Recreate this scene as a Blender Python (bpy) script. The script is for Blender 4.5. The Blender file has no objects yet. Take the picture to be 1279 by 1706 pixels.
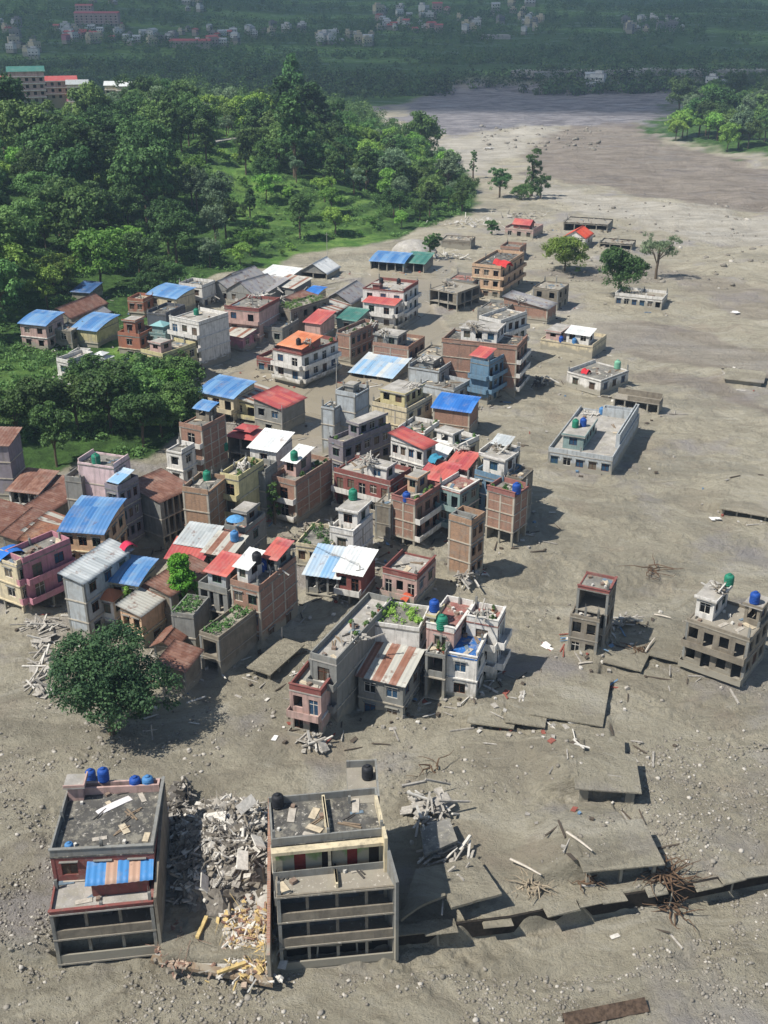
import bpy, math, random
import numpy as np
from mathutils import Matrix, Vector
R_ = math.radians
rnd = random.Random(7)
nr = np.random.RandomState(11)
S = bpy.context.scene
COLL = S.collection
# ---------------------------------------------------------------- camera, world, sun, exposure
CH, TH, F = 75.0, R_(25.5), 1800.0
cd = bpy.data.cameras.new('camera'); cam = bpy.data.objects.new('camera', cd); COLL.objects.link(cam)
cam.location = (0, 0, CH); cam.rotation_euler = (math.pi/2-TH, 0, 0)
cd.sensor_fit = 'VERTICAL'; cd.sensor_height = 36; cd.sensor_width = 27; cd.lens = F/1706*36
cd.clip_start = 1; cd.clip_end = 20000
S.camera = cam
S.view_settings.view_transform = 'Standard'; S.view_settings.look = 'None'
S.view_settings.exposure = 0.42; S.view_settings.gamma = 1
SUN_EL = R_(54); SH = Vector((.92, .39)).normalized()      # ground direction the shadows run
W = bpy.data.worlds.new('World'); S.world = W; W.use_nodes = True
nt = W.node_tree; bg = nt.nodes['Background']
sky = nt.nodes.new('ShaderNodeTexSky'); sky.sky_type = 'NISHITA'; sky.sun_disc = False
sky.sun_elevation = SUN_EL; sky.sun_rotation = math.atan2(-SH.x, -SH.y); sky.altitude = 900
nt.links.new(sky.outputs[0], bg.inputs[0]); bg.inputs[1].default_value = 0.085
sd = bpy.data.lights.new('sun', 'SUN'); so = bpy.data.objects.new('sun', sd); COLL.objects.link(so)
sd.energy = 5.0; sd.angle = R_(.5); sd.color = (1, .955, .88)
dirv = Vector((SH.x*math.cos(SUN_EL), SH.y*math.cos(SUN_EL), -math.sin(SUN_EL)))
so.rotation_euler = dirv.to_track_quat('-Z', 'Y').to_euler(); so.location = (-100, -50, 200)
try:
    S.cycles.volume_bounces = 1; S.cycles.max_bounces = 6; S.cycles.diffuse_bounces = 3
except Exception: pass

# ---------------------------------------------------------------- pixel -> world
CT, ST = math.cos(TH), math.sin(TH)
def ray(px, py):
    u = px-639.5; v = py-853
    return Vector((u, F*CT-v*ST, -F*ST-v*CT))
def at(px, py, z=0.0):
    d = ray(px, py); t = (z-CH)/d.z
    return Vector((d.x*t, d.y*t, z))
def topix(p):
    x, y, z = p[0], p[1], p[2]-CH
    dep = y*CT-z*ST; up = y*ST+z*CT
    return (639.5+F*x/dep, 853-F*up/dep)
def pp(*pts): return np.array([tuple(at(a, b).xy) for a, b in pts])

# ---------------------------------------------------------------- noise
def _h(ix, iy, s):
    n = (ix.astype(np.int64)*374761393+iy.astype(np.int64)*668265263+s*974711) & 0x7fffffff
    n = ((n ^ (n >> 13))*1274126177) & 0x7fffffff
    return ((n ^ (n >> 16)) & 0xffff)/65535.0
def vn(x, y, s=0):
    ix = np.floor(x); iy = np.floor(y); fx = x-ix; fy = y-iy
    fx = fx*fx*(3-2*fx); fy = fy*fy*(3-2*fy)
    a = _h(ix, iy, s); b = _h(ix+1, iy, s); c = _h(ix, iy+1, s); d = _h(ix+1, iy+1, s)
    return (a*(1-fx)+b*fx)*(1-fy)+(c*(1-fx)+d*fx)*fy-.5
def fbm(x, y, s=0, o=4):
    r = 0; a = 1
    for i in range(o):
        r = r+a*vn(x, y, s+i*17); x = x*2.03+5.1; y = y*2.03-3.7; a *= .5
    return r
def ss(t): t = np.clip(t, 0, 1); return t*t*(3-2*t)
def pdist(X, Y, P):
    """signed distance to a polygon, positive inside"""
    ins = np.zeros(X.shape, bool); D = np.full(X.shape, 1e9); n = len(P)
    for i in range(n):
        x0, y0 = P[i]; x1, y1 = P[(i+1) % n]
        dx, dy = x1-x0, y1-y0; L = dx*dx+dy*dy+1e-9
        t = np.clip(((X-x0)*dx+(Y-y0)*dy)/L, 0, 1)
        D = np.minimum(D, np.hypot(X-x0-t*dx, Y-y0-t*dy))
        c = ((y0 > Y) != (y1 > Y)) & (X < dx*(Y-y0)/(dy if abs(dy) > 1e-9 else 1e-9)+x0)
        ins ^= c
    return np.where(ins, D, -D)
GREEN = pp((-900,860),(-300,800),(-40,792),(60,790),(130,772),(255,765),(300,722),(336,690),(330,650),(262,640),(238,600),(248,560),(252,528),(300,492),(345,462),(440,446),(520,420),(640,402),(700,388),(785,352),(798,312),(765,280),(730,255),(690,225),(650,205),(600,188),(400,190),(200,196),(-900,200))
TERR = pp((420,462),(520,425),(640,402),(650,372),(600,345),(520,352),(440,335),(400,300),(345,292),(335,262),(420,262),(470,290),(430,240),(380,232),(330,236),(300,262),(345,330),(380,400))
BROWN = pp((905,214),(1060,205),(1130,240),(1340,290),(1340,345),(1180,345),(1040,322),(930,296),(880,290),(870,255))
ISLE = pp((1092,205),(1110,235),(1180,250),(1330,275),(1500,300),(1500,150),(1180,158),(1120,175))
STREAM = pp((700,262),(728,240),(800,222),(880,210),(935,214),(880,248),(800,284),(750,290))
STREAM2 = pp((900,300),(960,322),(1100,338),(1340,366),(1340,418),(1160,400),(1020,366),(930,342),(895,330))
FAN = pp((880,505),(1000,522),(1130,558),(1340,600),(1340,632),(1110,592),(950,562))
FLOOD = pp((345,650),(420,600),(540,545),(600,470),(640,430),(760,430),(716,500),(760,560),(620,660),(548,740),(450,745),(500,690))
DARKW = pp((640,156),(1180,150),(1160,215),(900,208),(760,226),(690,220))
GRAV1 = pp((-200,1240),(90,1260),(80,1620),(300,1660),(700,1690),(1279,1540),(1500,1500),(1500,1900),(-200,1900))
GRAV2 = pp((1090,1230),(1400,1180),(1400,1450),(1120,1460),(1060,1340))
DEBR = pp((0,1090),(120,1070),(90,1240),(-60,1240))
EDGE = pp((-400,1540),(60,1580),(95,1566),(258,1553),(268,1590),(455,1594),(475,1566),(660,1546),(850,1524),(960,1500),(1110,1476),(1279,1443),(1700,1370),(1700,5000),(-400,5000))
BAND = pp((985,537),(1060,531),(1150,546),(1279,588),(1400,622),(1400,668),(1200,618),(1080,598),(1010,568))
BAND2 = pp((1060,625),(1160,650),(1279,700),(1400,750),(1400,700),(1279,668),(1180,636),(1110,618))
BAND3 = pp((880,455),(980,470),(1130,470),(1200,505),(1400,560),(1400,520),(1230,470),(1100,440))
MOUNDS = []
def H(X, Y):
    X = np.asarray(X, float); Y = np.asarray(Y, float)
    near = 1-ss((Y-600)/500)
    fl = ss((pdist(X, Y, FLOOD)+6)/8)
    z = (fbm(X/28, Y/28, 3, 3)*.9+fbm(X/6.3, Y/6.3, 8, 3)*.32)*(1-.92*fl)*(.35+.65*near)
    z = z+(np.abs(fbm((X+.5*Y)/13, (Y-.3*X)/3.4, 21, 3))*-.85)*(1-fl)*near+fbm(X/2.3, Y/2.3, 28, 3)*.16*(1-fl)*near
    # river bed ridges further out
    riv = ss((X-40)/60)*ss((Y-180)/120)*(1-ss((Y-1000)/80))
    z = z+riv*(fbm(X/30, Y/9, 33, 4)*2.4)
    g = ss((pdist(X, Y, GRAV1)+2)/6)
    z = z+g*fbm(X/1.6, Y/1.6, 40, 3)*.28+g*fbm(X/.7, Y/.7, 44, 2)*.12
    rough = ss((vn(X/10, Y/7, 91)+.5*vn(X/3.5, Y/3, 92)-.02)/.16)*(1-fl)*(1-ss((Y-150)/120))
    z = z+rough*(fbm(X/1.1, Y/1.1, 93, 3)*.42+np.maximum(vn(X/.55, Y/.55, 97), 0)*.3)
    dG = pdist(X, Y, GREEN)
    sp = (21+9*ss((X+90)/60))*ss((dG-10)/140)+np.where(dG > 0, fbm(X/40, Y/40, 50, 3)*5*ss(dG/60), 0)
    dT = pdist(X, Y, TERR); st = sp+2.2*ss(dG/30)
    q = np.floor(st/1.5)*1.5+1.5*ss((st/1.5-np.floor(st/1.5)-.62)/.3)
    tm = ss((dT+12)/14)
    z = z*(1-ss(dG/15))+np.where(dG > 0, sp*(1-tm)+q*tm, 0)
    z = z+2.5*ss(pdist(X, Y, ISLE)/30)
    far = 16*ss((Y-960+60*vn(X/300, Y*0, 5))/90)+12*ss((Y-1220-X*.2)/150)+.055*np.maximum(0, Y-1350)+.17*np.maximum(0, Y-2300+.12*X)
    far = far+np.maximum(0, Y-1150)*np.clip((-X-150)/900, 0, .6)*.12
    far = far+ss((Y-1100)/900)*fbm(X/420, Y/420, 60, 4)*70*ss((Y-1300)/1200)
    z = z+far
    # ground in front of the embankment lies lower
    e = pdist(X, Y, EDGE)+vn(X*.45, Y*.45, 71)*.9*ss((X-3)/3)
    low = np.where(Y < 140, ss((e+.3)/.6), 0)
    z = z-2.0*low
    for (nx, ny, ux, uy, vx, vy, w, d, h) in MOUNDS:
        k = np.hypot(X-nx, Y-ny) < w+d+9
        if not k.any(): continue
        xx, yy = X[k], Y[k]; a = (xx-nx)*ux+(yy-ny)*uy; b = (xx-nx)*vx+(yy-ny)*vy
        if h > 0: m = ss((a-.7)/.6)*ss((w+7.-a)/7)*ss((b-.6)/.6)*ss((d+7-b)/7); zz = np.maximum(z[k]+m*h, z[k]*(1-m)+m*h); ins = (a > -.1) & (a < w+.1) & (b > -.1) & (b < d+.1); z[k] = np.where(ins, np.minimum(zz, h-.16), np.minimum(zz, np.maximum(h+.1, z[k])))
        else:      # mud banked against the walls of a standing house
            o = np.hypot(np.maximum(np.maximum(-a, a-w), 0), np.maximum(np.maximum(-b, b-d), 0)); z[k] += np.exp(-o/1.1)*(.25+1.0*np.maximum(vn(xx*.35, yy*.35, 61)+.25, 0))
    return z
def terr_riser(X, Y):
    dG = pdist(X, Y, GREEN); st = (21+9*ss((X+90)/60))*ss((dG-10)/140)+np.where(dG > 0, fbm(X/40, Y/40, 50, 3)*5*ss(dG/60), 0)+2.2*ss(dG/30)
    return (st/1.5-np.floor(st/1.5)) > .62
def h1(x, y): return float(H(np.array([x]), np.array([y]))[0])
def hit(px, py, dz=0):
    d = ray(px, py); d = d/abs(d.y)
    ts = np.concatenate([np.arange(40, 600, 1.0), np.arange(600, 3000, 4.0), np.arange(3000, 5000, 20)])
    z = CH+d.z*ts; hh = H(d.x*ts, ts)+dz
    k = np.argmax(z < hh)
    if k == 0 and not z[0] < hh[0]: return None
    return Vector((d.x*ts[k], ts[k], h1(d.x*ts[k], ts[k])))

# ---------------------------------------------------------------- object helpers
def tag(o, label=None, cat=None, group=None, kind=None):
    if label: o['label'] = label
    if cat: o['category'] = cat
    if group: o['group'] = group
    if kind: o['kind'] = kind
    return o
def link(o, parent=None):
    COLL.objects.link(o)
    if parent: o.parent = parent
    return o
def empty(name, loc, rz=0, **k):
    o = bpy.data.objects.new(name, None); COLL.objects.link(o); o.empty_display_size = .5
    o.location = loc; o.rotation_euler = (0, 0, rz); tag(o, **k); return o
def npmesh(name, V, Fc, mats, tint=None, smooth=False, mi=None):
    """V (n,3), Fc (m,k) arrays"""
    me = bpy.data.meshes.new(name); V = np.asarray(V, np.float32); Fc = np.asarray(Fc, np.int32); m, k = Fc.shape
    me.vertices.add(len(V)); me.vertices.foreach_set('co', V.ravel())
    me.loops.add(m*k); me.loops.foreach_set('vertex_index', Fc.ravel())
    me.polygons.add(m); me.polygons.foreach_set('loop_start', np.arange(m, dtype=np.int32)*k)
    for q in mats: me.materials.append(q)
    if mi is not None: me.polygons.foreach_set('material_index', np.asarray(mi, np.int32))
    if smooth: me.polygons.foreach_set('use_smooth', np.ones(m, bool))
    me.update(calc_edges=True)
    if tint is not None:
        a = me.attributes.new('tint', 'FLOAT', 'FACE'); a.data.foreach_set('value', np.asarray(tint, np.float32))
    return me
class MB:
    def __init__(s): s.v = []; s.f = []; s.m = []; s.t = []
    def add(s, vs, fs, m=0, t=.5):
        b = len(s.v); s.v += [tuple(p) for p in vs]; s.f += [tuple(i+b for i in f) for f in fs]
        s.m += [m]*len(fs); s.t += [t]*len(fs)
    def box(s, x0, x1, y0, y1, z0, z1, m=0, t=.5):
        s.add([(x0,y0,z0),(x1,y0,z0),(x1,y1,z0),(x0,y1,z0),(x0,y0,z1),(x1,y0,z1),(x1,y1,z1),(x0,y1,z1)],
              [(0,3,2,1),(4,5,6,7),(0,1,5,4),(1,2,6,5),(2,3,7,6),(3,0,4,7)], m, t)
    def obox(s, c, size, rot, m=0, t=.5, jit=0):
        M = rot if isinstance(rot, Matrix) else Matrix.Rotation(rot, 3, 'Z')
        vs = []
        for z in (-.5,.5):
            for x, y in ((-.5,-.5),(.5,-.5),(.5,.5),(-.5,.5)):
                p = Vector((x*size[0], y*size[1], z*size[2]))
                if jit: p = p*(1+jit*(rnd.random()-.5))
                vs.append(Vector(c)+M @ p)
        s.add(vs, [(0,3,2,1),(4,5,6,7),(0,1,5,4),(1,2,6,5),(2,3,7,6),(3,0,4,7)], m, t)
    def tube(s, pts, rs, n=6, m=0, t=.5):
        rings = []
        for i, p in enumerate(pts):
            p = Vector(p); a = Vector(pts[max(0, i-1)]); b = Vector(pts[min(len(pts)-1, i+1)])
            d = (b-a); d = d.normalized() if d.length > 1e-6 else Vector((0,0,1))
            q = d.orthogonal().normalized(); w = d.cross(q)
            r = rs[i] if hasattr(rs, '__len__') else rs
            rings.append([p+q*math.cos(k*2*math.pi/n)*r+w*math.sin(k*2*math.pi/n)*r for k in range(n)])
        vs = [v for g in rings for v in g]; fs = []
        for i in range(len(rings)-1):
            for k in range(n):
                fs.append((i*n+k, i*n+(k+1) % n, (i+1)*n+(k+1) % n, (i+1)*n+k))
        fs.append(tuple(range(n))[::-1]); fs.append(tuple((len(rings)-1)*n+k for k in range(n)))
        s.add(vs, fs, m, t)
    def lathe(s, prof, n=14, m=0, c=(0,0)):
        vs = [(c[0]+r*math.cos(k*2*math.pi/n), c[1]+r*math.sin(k*2*math.pi/n), z) for r, z in prof for k in range(n)]
        fs = [(i*n+k, i*n+(k+1) % n, (i+1)*n+(k+1) % n, (i+1)*n+k) for i in range(len(prof)-1) for k in range(n)]
        fs += [tuple(range(n))[::-1], tuple((len(prof)-1)*n+k for k in range(n))]
        s.add(vs, fs, m)
    def mesh(s, name, mats, smooth=False):
        me = bpy.data.meshes.new(name); me.from_pydata(s.v, [], s.f)
        for q in (mats if isinstance(mats, (list, tuple)) else [mats]): me.materials.append(q)
        me.polygons.foreach_set('material_index', s.m)
        if smooth: me.polygons.foreach_set('use_smooth', [True]*len(s.f))
        a = me.attributes.new('tint', 'FLOAT', 'FACE'); a.data.foreach_set('value', s.t)
        me.update(); return me
    def build(s, name, mats, parent=None, smooth=False, **k):
        o = bpy.data.objects.new(name, s.mesh(name, mats, smooth)); link(o, parent); tag(o, **k); return o
def inst(name, me, parent=None, loc=(0,0,0), rot=(0,0,0), sc=1, **k):
    o = bpy.data.objects.new(name, me); link(o, parent); o.location = loc; o.rotation_euler = rot
    o.scale = (sc, sc, sc) if not hasattr(sc, '__len__') else sc
    tag(o, **k); return o

# ---------------------------------------------------------------- materials
def lin(h):
    c = [int(h[i:i+2], 16)/255 for i in (0, 2, 4)]
    return tuple(x/12.92 if x <= .04045 else ((x+.055)/1.055)**2.4 for x in c)+(1,)
def rgb(r, g, b): return tuple((x/255/12.92 if x <= 10 else ((x/255+.055)/1.055)**2.4) for x in (r, g, b))+(1,)
class NT:
    def __init__(s, name):
        s.m = bpy.data.materials.new(name); s.m.use_nodes = True; s.t = s.m.node_tree
        s.b = s.t.nodes['Principled BSDF']; s.b.inputs['Specular IOR Level'].default_value = .25
    def n(s, typ, **kw):
        q = s.t.nodes.new('ShaderNode'+typ)
        for k, v in kw.items():
            if k in q.inputs: q.inputs[k].default_value = v
            else: setattr(q, k, v)
        return q
    def l(s, a, b): s.t.links.new(a, b)
    def noise(s, vec, scale, detail=4, rough=.6):
        q = s.n('TexNoise'); q.inputs['Scale'].default_value = scale; q.inputs['Detail'].default_value = detail
        q.inputs['Roughness'].default_value = rough; s.l(vec, q.inputs['Vector']); return q.outputs['Fac']
    def ramp(s, fac, a, b, lo=0., hi=1.):
        q = s.n('MapRange'); q.inputs['From Min'].default_value = a; q.inputs['From Max'].default_value = b
        q.inputs['To Min'].default_value = lo; q.inputs['To Max'].default_value = hi
        s.l(fac, q.inputs['Value']); return q.outputs[0]
    def mix(s, fac, a, b, mode='MIX'):
        q = s.n('Mix', data_type='RGBA', blend_type=mode)
        if isinstance(fac, float): q.inputs[0].default_value = fac
        else: s.l(fac, q.inputs[0])
        for i, c in ((6, a), (7, b)):
            if isinstance(c, tuple): q.inputs[i].default_value = c
            else: s.l(c, q.inputs[i])
        return q.outputs[2]
    def math(s, op, a, b=0.):
        q = s.n('Math', operation=op)
        for i, c in ((0, a), (1, b)):
            if isinstance(c, (int, float)): q.inputs[i].default_value = c
            else: s.l(c, q.inputs[i])
        return q.outputs[0]
    def mapped(s, vec, sc, rot=(0,0,0)):
        q = s.n('Mapping'); q.inputs['Scale'].default_value = sc; q.inputs['Rotation'].default_value = rot
        s.l(vec, q.inputs['Vector']); return q.outputs[0]
    def bump(s, h, st, dist=.1):
        q = s.n('Bump'); q.inputs['Strength'].default_value = st; q.inputs['Distance'].default_value = dist
        s.l(h, q.inputs['Height']); s.l(q.outputs[0], s.b.inputs['Normal'])
COLS = dict(**{'or': 'a9705a'}, fr='b9b0a0', br='a87d69', tb='b08a6c', rd='8e5650', pk='c6a69c', pn='bf8591', pw='dcc4c4', wh='e2ded6', cr='d6c8a8', ye='cfc394', gy='8b8b86',
            lg='b4b9ba', og='d0ae8e', bl='6d8ca2', te='8aa09c', mc='8f8677', pu='8b848a', sl='5c6068', bk='3a3632', mud='968f82',
            grey='85827b', dark='5d5b57', pale='b5b0a8', red='9c6a62', cream='c9c0a8', teal='6d9090', bblue='2f6fb8', gold='c9a24a', flr='93806a',
            grn='7f9a63', wood='6b5644', log='a89a84')
MUD = rgb(149, 144, 130)
_m = {}
def wallmat(key):
    if 'w'+key in _m: return _m['w'+key]
    q = NT('wall_'+key); tc = q.n('TexCoord').outputs['Object']; c = lin(COLS[key])
    oi = q.n('ObjectInfo')
    va = q.n('VectorMath', operation='ADD'); q.l(tc, va.inputs[0])
    rm = q.n('CombineXYZ'); r9 = q.math('MULTIPLY', oi.outputs['Random'], 37.); q.l(r9, rm.inputs[0]); q.l(rm.outputs[0], va.inputs[1])
    v = va.outputs[0]
    k = .55 if key in ('br', 'tb', 'mc') else .7
    n1 = q.ramp(q.noise(v, .9, 6), .3, .7); dk = tuple(x*k for x in c[:3])+(1,)
    col = q.mix(n1, dk, c)
    if key in ('br', 'tb'):
        sx = q.n('SeparateXYZ'); q.l(tc, sx.inputs[0]); cb = q.n('CombineXYZ')
        q.l(q.math('ADD', sx.outputs[0], sx.outputs[1]), cb.inputs[0]); q.l(sx.outputs[2], cb.inputs[1])
        bt = q.n('TexBrick'); q.l(cb.outputs[0], bt.inputs['Vector']); bt.inputs['Scale'].default_value = 1.
        bt.inputs['Brick Width'].default_value = .26; bt.inputs['Row Height'].default_value = .1; bt.inputs['Mortar Size'].default_value = .012
        bt.inputs['Color1'].default_value = c; bt.inputs['Color2'].default_value = tuple(x*.55 for x in c[:3])+(1,)
        bt.inputs['Mortar'].default_value = lin('9b9184')
        col = q.mix(.6, col, bt.outputs[0])
    st = q.ramp(q.noise(q.mapped(v, (1.6, 1.6, .16)), 1.3, 5), .5, .72)      # rain streaks
    col = q.mix(q.math('MULTIPLY', st, .55), col, lin('5d574e'))
    bl = q.ramp(q.noise(v, .35, 5, .7), .56, .62)                           # patched / bared plaster
    col = q.mix(q.math('MULTIPLY', bl, .3), col, lin('8d867c'))
    sz = q.n('SeparateXYZ'); q.l(tc, sz.inputs[0])
    tide = q.math('SUBTRACT', q.math('MULTIPLY', q.noise(v, .7, 5), 3.7), sz.outputs[2])
    full = .95 if key not in ('mc', 'mud') else .8
    col = q.mix(q.math('MULTIPLY', q.ramp(tide, -.35, .35), full), col, MUD)
    sp = q.ramp(q.noise(v, 3., 5, .7), .58, .66)
    col = q.mix(q.math('MULTIPLY', sp, .3), col, MUD)
    q.l(col, q.b.inputs['Base Color']); q.b.inputs['Roughness'].default_value = .88
    q.bump(q.noise(v, 5, 4), .35, .05)
    _m['w'+key] = q.m; return q.m
def floormat(key):
    """roof floors and slabs: dust, puddle rings, mud"""
    if 'f'+key in _m: return _m['f'+key]
    q = NT('floor_'+key); tc = q.n('TexCoord').outputs['Object']; c = lin(COLS[key])
    n = q.ramp(q.noise(tc, .45, 7, .65), .35, .65)
    col = q.mix(n, tuple(x*(.8 if key == 'mud' else .55) for x in c[:3])+(1,), c)
    d = q.ramp(q.noise(tc, .8, 6, .7), .5, .6); col = q.mix(q.math('MULTIPLY', d, .6), col, MUD)
    s = q.ramp(q.noise(tc, 2.6, 5, .7), .6, .66); col = q.mix(q.math('MULTIPLY', s, .7), col, lin('c8c2b6'))
    q.l(col, q.b.inputs['Base Color']); q.b.inputs['Roughness'].default_value = .85
    q.bump(q.noise(tc, 3, 6, .7), .5, .1); _m['f'+key] = q.m; return q.m
def plain(name, col, rough=.7, var=.25, metal=0, scale=3):
    if name in _m: return _m[name]
    q = NT(name); tc = q.n('TexCoord').outputs['Object']; c = lin(col)
    q.l(q.mix(q.ramp(q.noise(tc, scale, 4), .35, .65), tuple(x*(1-var) for x in c[:3])+(1,), c), q.b.inputs['Base Color'])
    q.b.inputs['Roughness'].default_value = rough; q.b.inputs['Metallic'].default_value = metal
    _m[name] = q.m; return q.m
SHEET = dict(blue=('3b6da3','6c93b8',.16), bblue=('2560a8','3a78c0',.08), dblue=('2c4a72','3b5f8c',.2), red=('a2484b','bb6257',.2), tin=('9ba1a2','bcc0bf',.28), wh=('c3c6c5','dcdcd8',.16),
             rust=('77564a','8d6a5a',.6), orangerust=('8f624c','a07a60',.5), stripe=('aeaca2','88604f',.35), bstripe=('4380b8','b08f7a',.08), tarp=('78a4c8','c4c6c2',.2),
             green=('35685f','4d8074',.18), gray=('87868a','9b9892',.35), orange=('b86a48','c9835c',.2), teal=('6fa0a2','9cc0bd',.1), bright=('d04a30','dd5c40',.05))
def sheetmat(key):
    if 's'+key in _m: return _m['s'+key]
    a, b, r = SHEET[key]; q = NT('sheet_'+key); tc = q.n('TexCoord').outputs['Object']
    t = q.n('Attribute', attribute_name='tint').outputs['Fac']
    col = q.mix(t, lin(a), lin(b))
    n = q.noise(tc, .8, 6, .7); rr = q.ramp(n, .66-r*.35, .72-r*.25)
    col = q.mix(q.math('MULTIPLY', rr, min(.85, .4+r)), col, lin('6e4a3c'))
    d = q.ramp(q.noise(tc, .5, 6, .7), .5, .75); col = q.mix(q.math('MULTIPLY', d, .45), col, lin('9d968a'))
    q.l(col, q.b.inputs['Base Color']); q.b.inputs['Roughness'].default_value = .55; q.b.inputs['Specular IOR Level'].default_value = .3
    _m['s'+key] = q.m; return q.m
def leafmat(name, c1, c2):
    if name in _m: return _m[name]
    q = NT(name); t = q.n('Attribute', attribute_name='tint').outputs['Fac']; oi = q.n('ObjectInfo').outputs['Random']
    col = q.mix(t, lin(c1), lin(c2))
    hs = q.n('HueSaturation'); q.l(col, hs.inputs['Color'])
    q.l(q.ramp(oi, 0, 1, .475, .52), hs.inputs['Hue']); r2 = q.math('FRACT', q.math('MULTIPLY', oi, 7.31)); q.l(q.ramp(r2, 0, 1, .7, 1.55), hs.inputs['Value'])
    q.l(hs.outputs[0], q.b.inputs['Base Color']); q.b.inputs['Roughness'].default_value = .6; q.b.inputs['Specular IOR Level'].default_value = .2
    tr = q.n('BsdfTranslucent'); q.l(hs.outputs[0], tr.inputs['Color']); mx = q.n('MixShader'); mx.inputs[0].default_value = .25
    q.l(q.b.outputs[0], mx.inputs[1]); q.l(tr.outputs[0], mx.inputs[2]); q.l(mx.outputs[0], q.t.nodes['Material Output'].inputs[0])
    _m[name] = q.m; return q.m
LEAF = dict(dark=leafmat('leaf_dark', '2a4225', '587842'), mid=leafmat('leaf_mid', '38552f', '6b8a4b'), lite=leafmat('leaf_light', '4f762f', '8bac52'),
            grey=leafmat('leaf_grey', '465840', '7b8f6c'), brite=leafmat('leaf_bright', '4c7c26', '83ae3c'))
LEAF['big'] = leafmat('leaf_big', '2c4530', '567047')
BARK = plain('bark', '6b5d4c', .9, .4)
GLASS = plain('window_glass', '14181b', .25, .3)
FRAME = plain('window_frame', 'd8d2c6', .6); FRAMEB = plain('window_frame_dark', '6a4434', .6)
CONC = wallmat('gy')

# ---------------------------------------------------------------- ground sheet
def build_ground():
    al = []
    py = 2500.0
    rows = [-150., -40., 10.]
    while py > 40:
        a = TH+math.atan((py-853)/F); rows.append(CH/math.tan(a)); py -= 2.1
    y = rows[-1]
    while y < 5200: y *= 1.022; rows.append(y)
    ang = np.concatenate([np.linspace(-1.9, -.41, 46)[:-1], np.linspace(-.41, .41, 600), np.linspace(.41, 1.9, 46)[1:]])
    Yr = np.array(rows); nrow, nc = len(Yr), len(ang)
    X = np.maximum(Yr, 34)[:, None]*ang[None, :]; Y = np.repeat(Yr[:, None], nc, 1)
    Z = H(X.ravel(), Y.ravel()).reshape(X.shape)
    V = np.stack([X, Y, Z], -1).reshape(-1, 3)
    i = np.arange(nrow*nc).reshape(nrow, nc)
    Fc = np.stack([i[:-1, :-1], i[:-1, 1:], i[1:, 1:], i[1:, :-1]], -1).reshape(-1, 4)
    x, yv = V[:, 0].astype(float), V[:, 1].astype(float)
    w = fbm(x/14, yv/14, 70, 3)
    sc = np.clip(yv/200, .3, 6)
    def soft(P, b): return ss((pdist(x, yv, P)+w*b*2*sc)/(b*sc)+.5)
    grass = np.maximum(soft(GREEN, 2), soft(ISLE, 4)); farm = ss((yv-(955-195*ss((70-x+70*vn(yv/45, x*0, 9))/90))+90*vn(x/180, yv*0, 6))/30)
    grass = np.maximum(grass, farm)
    field = np.maximum(soft(TERR, 4)*(.35+1.2*(fbm(x/9, yv/9, 90, 2)+.4)), 0)
    strips = ss((vn(x/170, yv/38, 95)-.02)/.1)*farm*(1-ss((yv-2300)/400))
    field = np.clip(np.maximum(field, strips*.8), 0, 1)
    field = field*(1-.85*terr_riser(x, yv))
    yard = soft(pp((150,600),(240,610),(250,560),(190,545),(170,575)), 2); lowf = soft(pp((-200,700),(120,665),(130,615),(60,600),(-200,600)), 3)
    field = np.maximum(field, np.maximum(yard, lowf*.6))
    pale = np.maximum(np.maximum(soft(STREAM, 3), soft(STREAM2, 2)), soft(FAN, 1.5)*.35)
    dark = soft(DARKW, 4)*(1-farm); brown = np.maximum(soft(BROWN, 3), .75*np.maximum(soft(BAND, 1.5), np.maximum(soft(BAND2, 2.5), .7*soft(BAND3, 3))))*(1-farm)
    grav = np.maximum(np.maximum(soft(GRAV1, 4), soft(GRAV2, 4)), soft(DEBR, 3)*.6)
    flood = soft(FLOOD, 1.5)
    rg = ss((vn(x/10, yv/7, 91)+.5*vn(x/3.5, yv/3, 92)-.02)/.16)*(1-ss((yv-180)/60))*(1-flood); grav = np.clip(np.maximum(grav*(.45+.6*rg), rg*.55), 0, 1)
    me = npmesh('ground', V, Fc, [groundmat()], smooth=True)
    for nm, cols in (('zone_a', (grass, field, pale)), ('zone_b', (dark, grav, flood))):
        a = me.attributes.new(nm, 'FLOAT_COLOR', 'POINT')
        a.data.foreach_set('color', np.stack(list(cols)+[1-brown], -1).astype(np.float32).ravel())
    o = bpy.data.objects.new('ground', me); link(o); tag(o, kind='structure')
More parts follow.
